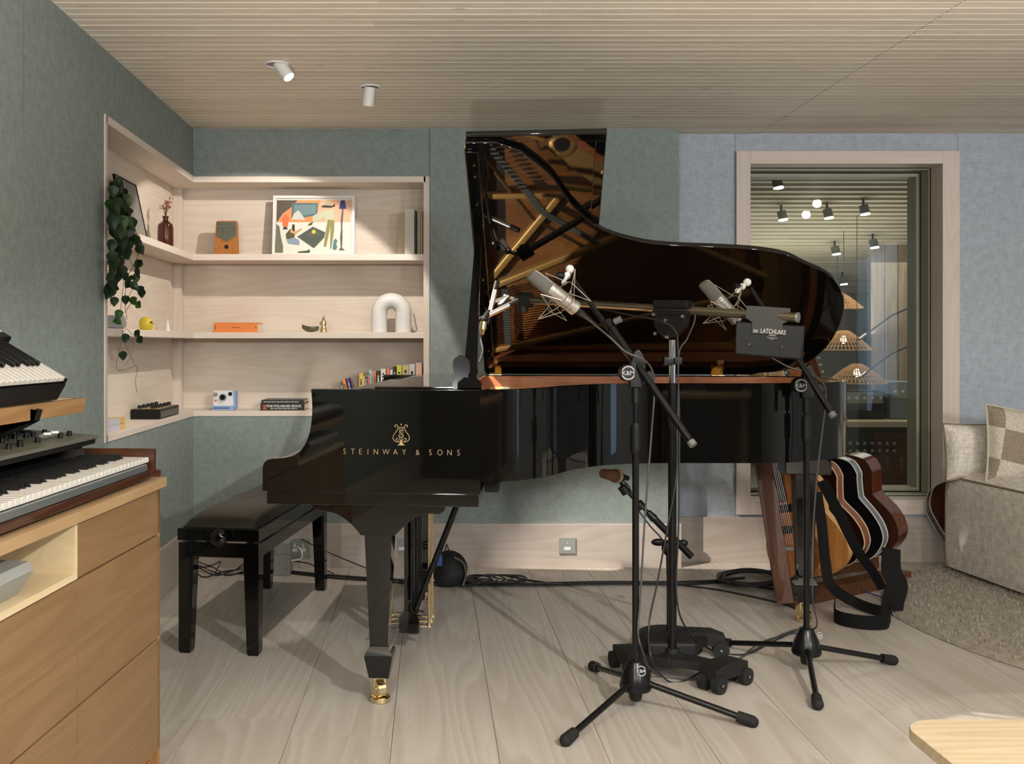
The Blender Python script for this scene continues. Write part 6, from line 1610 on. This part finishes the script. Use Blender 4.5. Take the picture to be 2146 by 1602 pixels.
# microphone leads
cable('lead running from the nearest microphone along the boom and down its stand', [P(1215, 657, 3.11), P(1235, 672, 3.06), P(1275, 705, 3.02), P(1312, 738, 3.02), P(1345, 752, 3.03), P(1366, 775, 3.06), P(1371, 820, 3.08), P(1366, 900, 3.08), P(1352, 1080, 3.08), P(1342, 1250, 3.07), P(1337, 1320, 3.06), P(1345, 1360, 3.05), FL(1372, 1412, .02), FL(1450, 1424, .006), FL(1500, 1410, .006), FL(1560, 1375, .006), FL(1640, 1330, .006), FL(1700, 1312, .02)], .003, M['cableg'])
cable('lead hanging from the boom clamp and down the tall pole to the floor', [P(1250, 645, 3.66), P(1320, 660, 3.5), P(1380, 672, 3.32), P(1412, 690, 3.31), P(1421, 730, 3.32), P(1420, 900, 3.33), P(1417, 1000, 3.33), P(1400, 1100, 3.33), P(1378, 1220, 3.33), P(1360, 1310, 3.32), P(1365, 1380, 3.25), FL(1400, 1428, .006), FL(1440, 1425, .006), FL(1480, 1400, .03)], .003, M['cable'])
cable('second lead hanging down the right side of the tall pole', [P(1452, 640, 3.33), P(1456, 670, 3.32), P(1440, 710, 3.32), P(1422, 750, 3.32), P(1424, 900, 3.33), P(1422, 1100, 3.34), P(1418, 1250, 3.35), P(1440, 1320, 3.4), FL(1490, 1362, .01), FL(1560, 1372, .006), FL(1620, 1345, .006), FL(1690, 1310, .01)], .003, M['cable'])
cable('lead hanging from the right microphone down its tripod stand', [P(1560, 700, 3.38), P(1600, 738, 3.38), P(1650, 768, 3.37), P(1690, 780, 3.37), P(1722, 800, 3.40), P(1731, 830, 3.42), P(1724, 900, 3.43), P(1712, 1000, 3.43), P(1704, 1120, 3.43), P(1703, 1250, 3.42), FL(1712, 1310, .06), FL(1690, 1322, .01), FL(1600, 1345, .005), FL(1540, 1390, .005)], .003, M['cableg'])
cable('thin cord plugged under the end of the keyboard side near the near leg', [P(1296, 1003, 3.71), P(1318, 1020, 3.70), P(1332, 1060, 3.69), P(1360, 1100, 3.68), P(1392, 1140, 3.70), P(1398, 1200, 3.74), P(1400, 1300, 3.76)], .0028)
# recessed ceiling spots
def downlight(label, px, py, r, tilt, yaw, lit):
    D = F*(ZC-H)/(CY-py); x = (px-CX)*D/F
    t = thing('ceiling_spotlight', label, 'spotlight', (x, D, ZC-.004), 0)
    o = MB(); o.lathe([(r, -.001), (r*1.0, -.006), (r*.92, -.007), (r*.86, -.001)], (x, D, ZC), 40); obj('trim', o, M['whitem'], t)
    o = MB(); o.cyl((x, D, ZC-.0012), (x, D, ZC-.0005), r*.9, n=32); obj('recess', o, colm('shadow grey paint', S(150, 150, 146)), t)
    Mt = T(x, D, ZC+.012) @ RZ(yaw) @ RY(tilt)
    o = MB(); o.lathe([(.024, -.014), (.0245, -.088), (.021, -.090), (.020, -.080), (0, -.080)], (0, 0, 0), 28, M=Mt); obj('tube', o, M['whitem'], t)
    o = MB(); o.cyl((0, 0, -.0805), (0, 0, -.0825), .0195, n=24, M=Mt); obj('lens', o, mat('lamp_lens', (1, .95, .85), .5, emit=(1, .93, .82), es=lit), t)
    return Mt
Mt1 = downlight('left recessed ceiling spotlight with its bright lens turned to the right', 580.5, 133.5, .0485, -38, -25, 14)
Mt2 = downlight('right recessed ceiling spotlight pointing down over the shelves', 776, 181.5, .0455, 14, -60, 10)
# ---------------------------------------------------------------- the dim half of the studio behind the camera (only mirrored in the gloss)
mw = thing('studio_desk', 'long studio desk with equipment behind the viewpoint', 'desk', (1.4, -1.2, 0))
o = MB(); o.b2((.2, -1.6, .70), (2.9, -.9, .74), .004); obj('desk_top', o, M['oak_top'], mw)
for xx in (.4, 2.5):
    o = MB(); o.b2((xx, -1.5, .02), (xx+.25, -1.0, .70), .004); obj('pedestal', o, M['oak'], mw)
for k, (x0_, x1_, z1_) in enumerate(((.5, 1.0, .92), (1.2, 1.75, .98), (2.0, 2.6, .90))):
    t = thing('rack_unit', ('small', 'tall', 'wide')[k]+' black rack unit on the desk behind the viewpoint', 'rack unit', (x0_, -1.3, .741), 0, 'rack units behind the viewpoint')
    o = MB(); o.b2((x0_, -1.45, .741), (x1_, -1.15, z1_), .004); obj('case', o, M['black'], t)
    o = MB()
    for i in range(6): o.cyl((x0_+.05+.07*i, -1.15, .81), (x0_+.05+.07*i, -1.14, .81), .012, n=10)
    obj('knobs', o, M['steel'], t)
wn = thing('window_2', 'tall side window giving cool daylight on the right wall', 'window', (XE, 1.2, 0)); del wn['category']; wn['kind'] = 'structure'
o = MB(); o.b2((XE-.012, .9, .3), (XE-.002, 1.5, 2.05)); obj('pane', o, mat('daylight_pane', (.5, .6, .7), .5, emit=S(150, 185, 225), es=2.5), wn)

def area(name, loc, rot, size, energy, color, sy_=None, spread=None):
    l = bpy.data.lights.new(name, 'AREA'); l.energy = energy; l.color = color; l.size = size
    if sy_: l.shape = 'RECTANGLE'; l.size_y = sy_
    if spread: l.spread = R(spread)
    o = bpy.data.objects.new(name, l); COL.objects.link(o); o.location = loc; o.rotation_euler = rot; return o
def spot(name, loc, tgt, energy, ang, color=(1, .90, .78), blend=.25, r=.02):
    l = bpy.data.lights.new(name, 'SPOT'); l.energy = energy; l.color = color; l.spot_size = R(ang); l.spot_blend = blend; l.shadow_soft_size = r
    o = bpy.data.objects.new(name, l); COL.objects.link(o); o.location = loc
    o.rotation_euler = (Vector(tgt)-Vector(loc)).to_track_quat('-Z', 'Y').to_euler(); return o
WARM = (1, .90, .79); NEU = (1, .97, .93)
p1 = Mt1 @ Vector((0, 0, -.095)); p2 = Mt2 @ Vector((0, 0, -.095))
spot('ceiling_spot_light', p1, p1+Vector((.66, .08, -1.0)), 540, 54, WARM, .3, .018)
spot('ceiling_spot_light', p2, p2+Vector((-.69, .70, -1.25)), 50, 90, WARM, .10, .016)
spot('ceiling_spot_light', (1.44, .40, 2.18), (0, 2.6, 0), 250, 60, NEU, .35, .018)
spot('ceiling_spot_light', (-.5, .2, 2.18), (1.0, 2.8, .0), 70, 60, NEU, .35, .018)
spot('ceiling_spot_light', (2.2, 2.2, 2.18), (1.9, 2.45, .0), 36, 37, NEU, .04, .01)
spot('ceiling_spot_light', (2.9, .9, 2.18), (2.3, 3.6, .0), 22, 60, NEU, .3, .02)
spot('ceiling_spot_light', (2.9, 3.0, 2.18), (2.0, 5.0, .9), 22, 95, NEU, .4, .03)
spot('added_ceiling_fill', (2.8, .2, .5), (2.6, .6, 2.2), 450, 112, NEU, .6, .03)  # unseen upward spots added to brighten the ceiling and bounce soft fill
spot('added_ceiling_fill', (-.1, -.9, .5), (-.1, -.2, 2.2), 700, 114, NEU, .6, .03)
for xx, ee in ((-.9, 130), (.7, 90), (2.1, 120), (3.5, 165)):
    spot('added_wall_fill', (xx, -1.9, 1.80), (xx*.8+.2, 3.5, 1.25), ee*1.12, 118, (1, .985, .965), 1.0, .13)  # fill added behind the camera to lift the walls, no fixtures there
# control room
area('control_room_light', (3.0, 7.0, 1.75), (0, 0, 0), 1.6, 13, (1, .97, .92), 1.6)
area('control_room_up_light', (2.8, 7.2, 1.2), (R(180), 0, 0), 1.2, 13, (1, .97, .92), 1.2)

w = bpy.data.worlds.new('room_world'); scene.world = w; w.use_nodes = True
w.node_tree.nodes['Background'].inputs[0].default_value = (.8, .85, .9, 1); w.node_tree.nodes['Background'].inputs[1].default_value = .05
cam = bpy.data.cameras.new('camera'); co = bpy.data.objects.new('camera', cam); COL.objects.link(co); scene.camera = co
co.location = (0, 0, H); co.rotation_euler = (R(90), 0, 0)
cam.sensor_fit = 'HORIZONTAL'; cam.sensor_width = 36; cam.lens = 36*F/W_
cam.shift_x = (W_/2-CX)/W_; cam.shift_y = -(H_/2-CY)/W_
cam.clip_start = .02; cam.clip_end = 60
vs = scene.view_settings; vs.view_transform = 'Standard'; vs.look = 'None'; vs.gamma = 1; vs.use_curve_mapping = False; vs.exposure = -0.04
cy = scene.cycles; cy.max_bounces = 8; cy.diffuse_bounces = 4; cy.glossy_bounces = 5; cy.transmission_bounces = 6; cy.transparent_max_bounces = 10
cy.sample_clamp_indirect = 4; cy.caustics_reflective = False; cy.caustics_refractive = False
try: cy.use_denoising = True
except Exception: pass
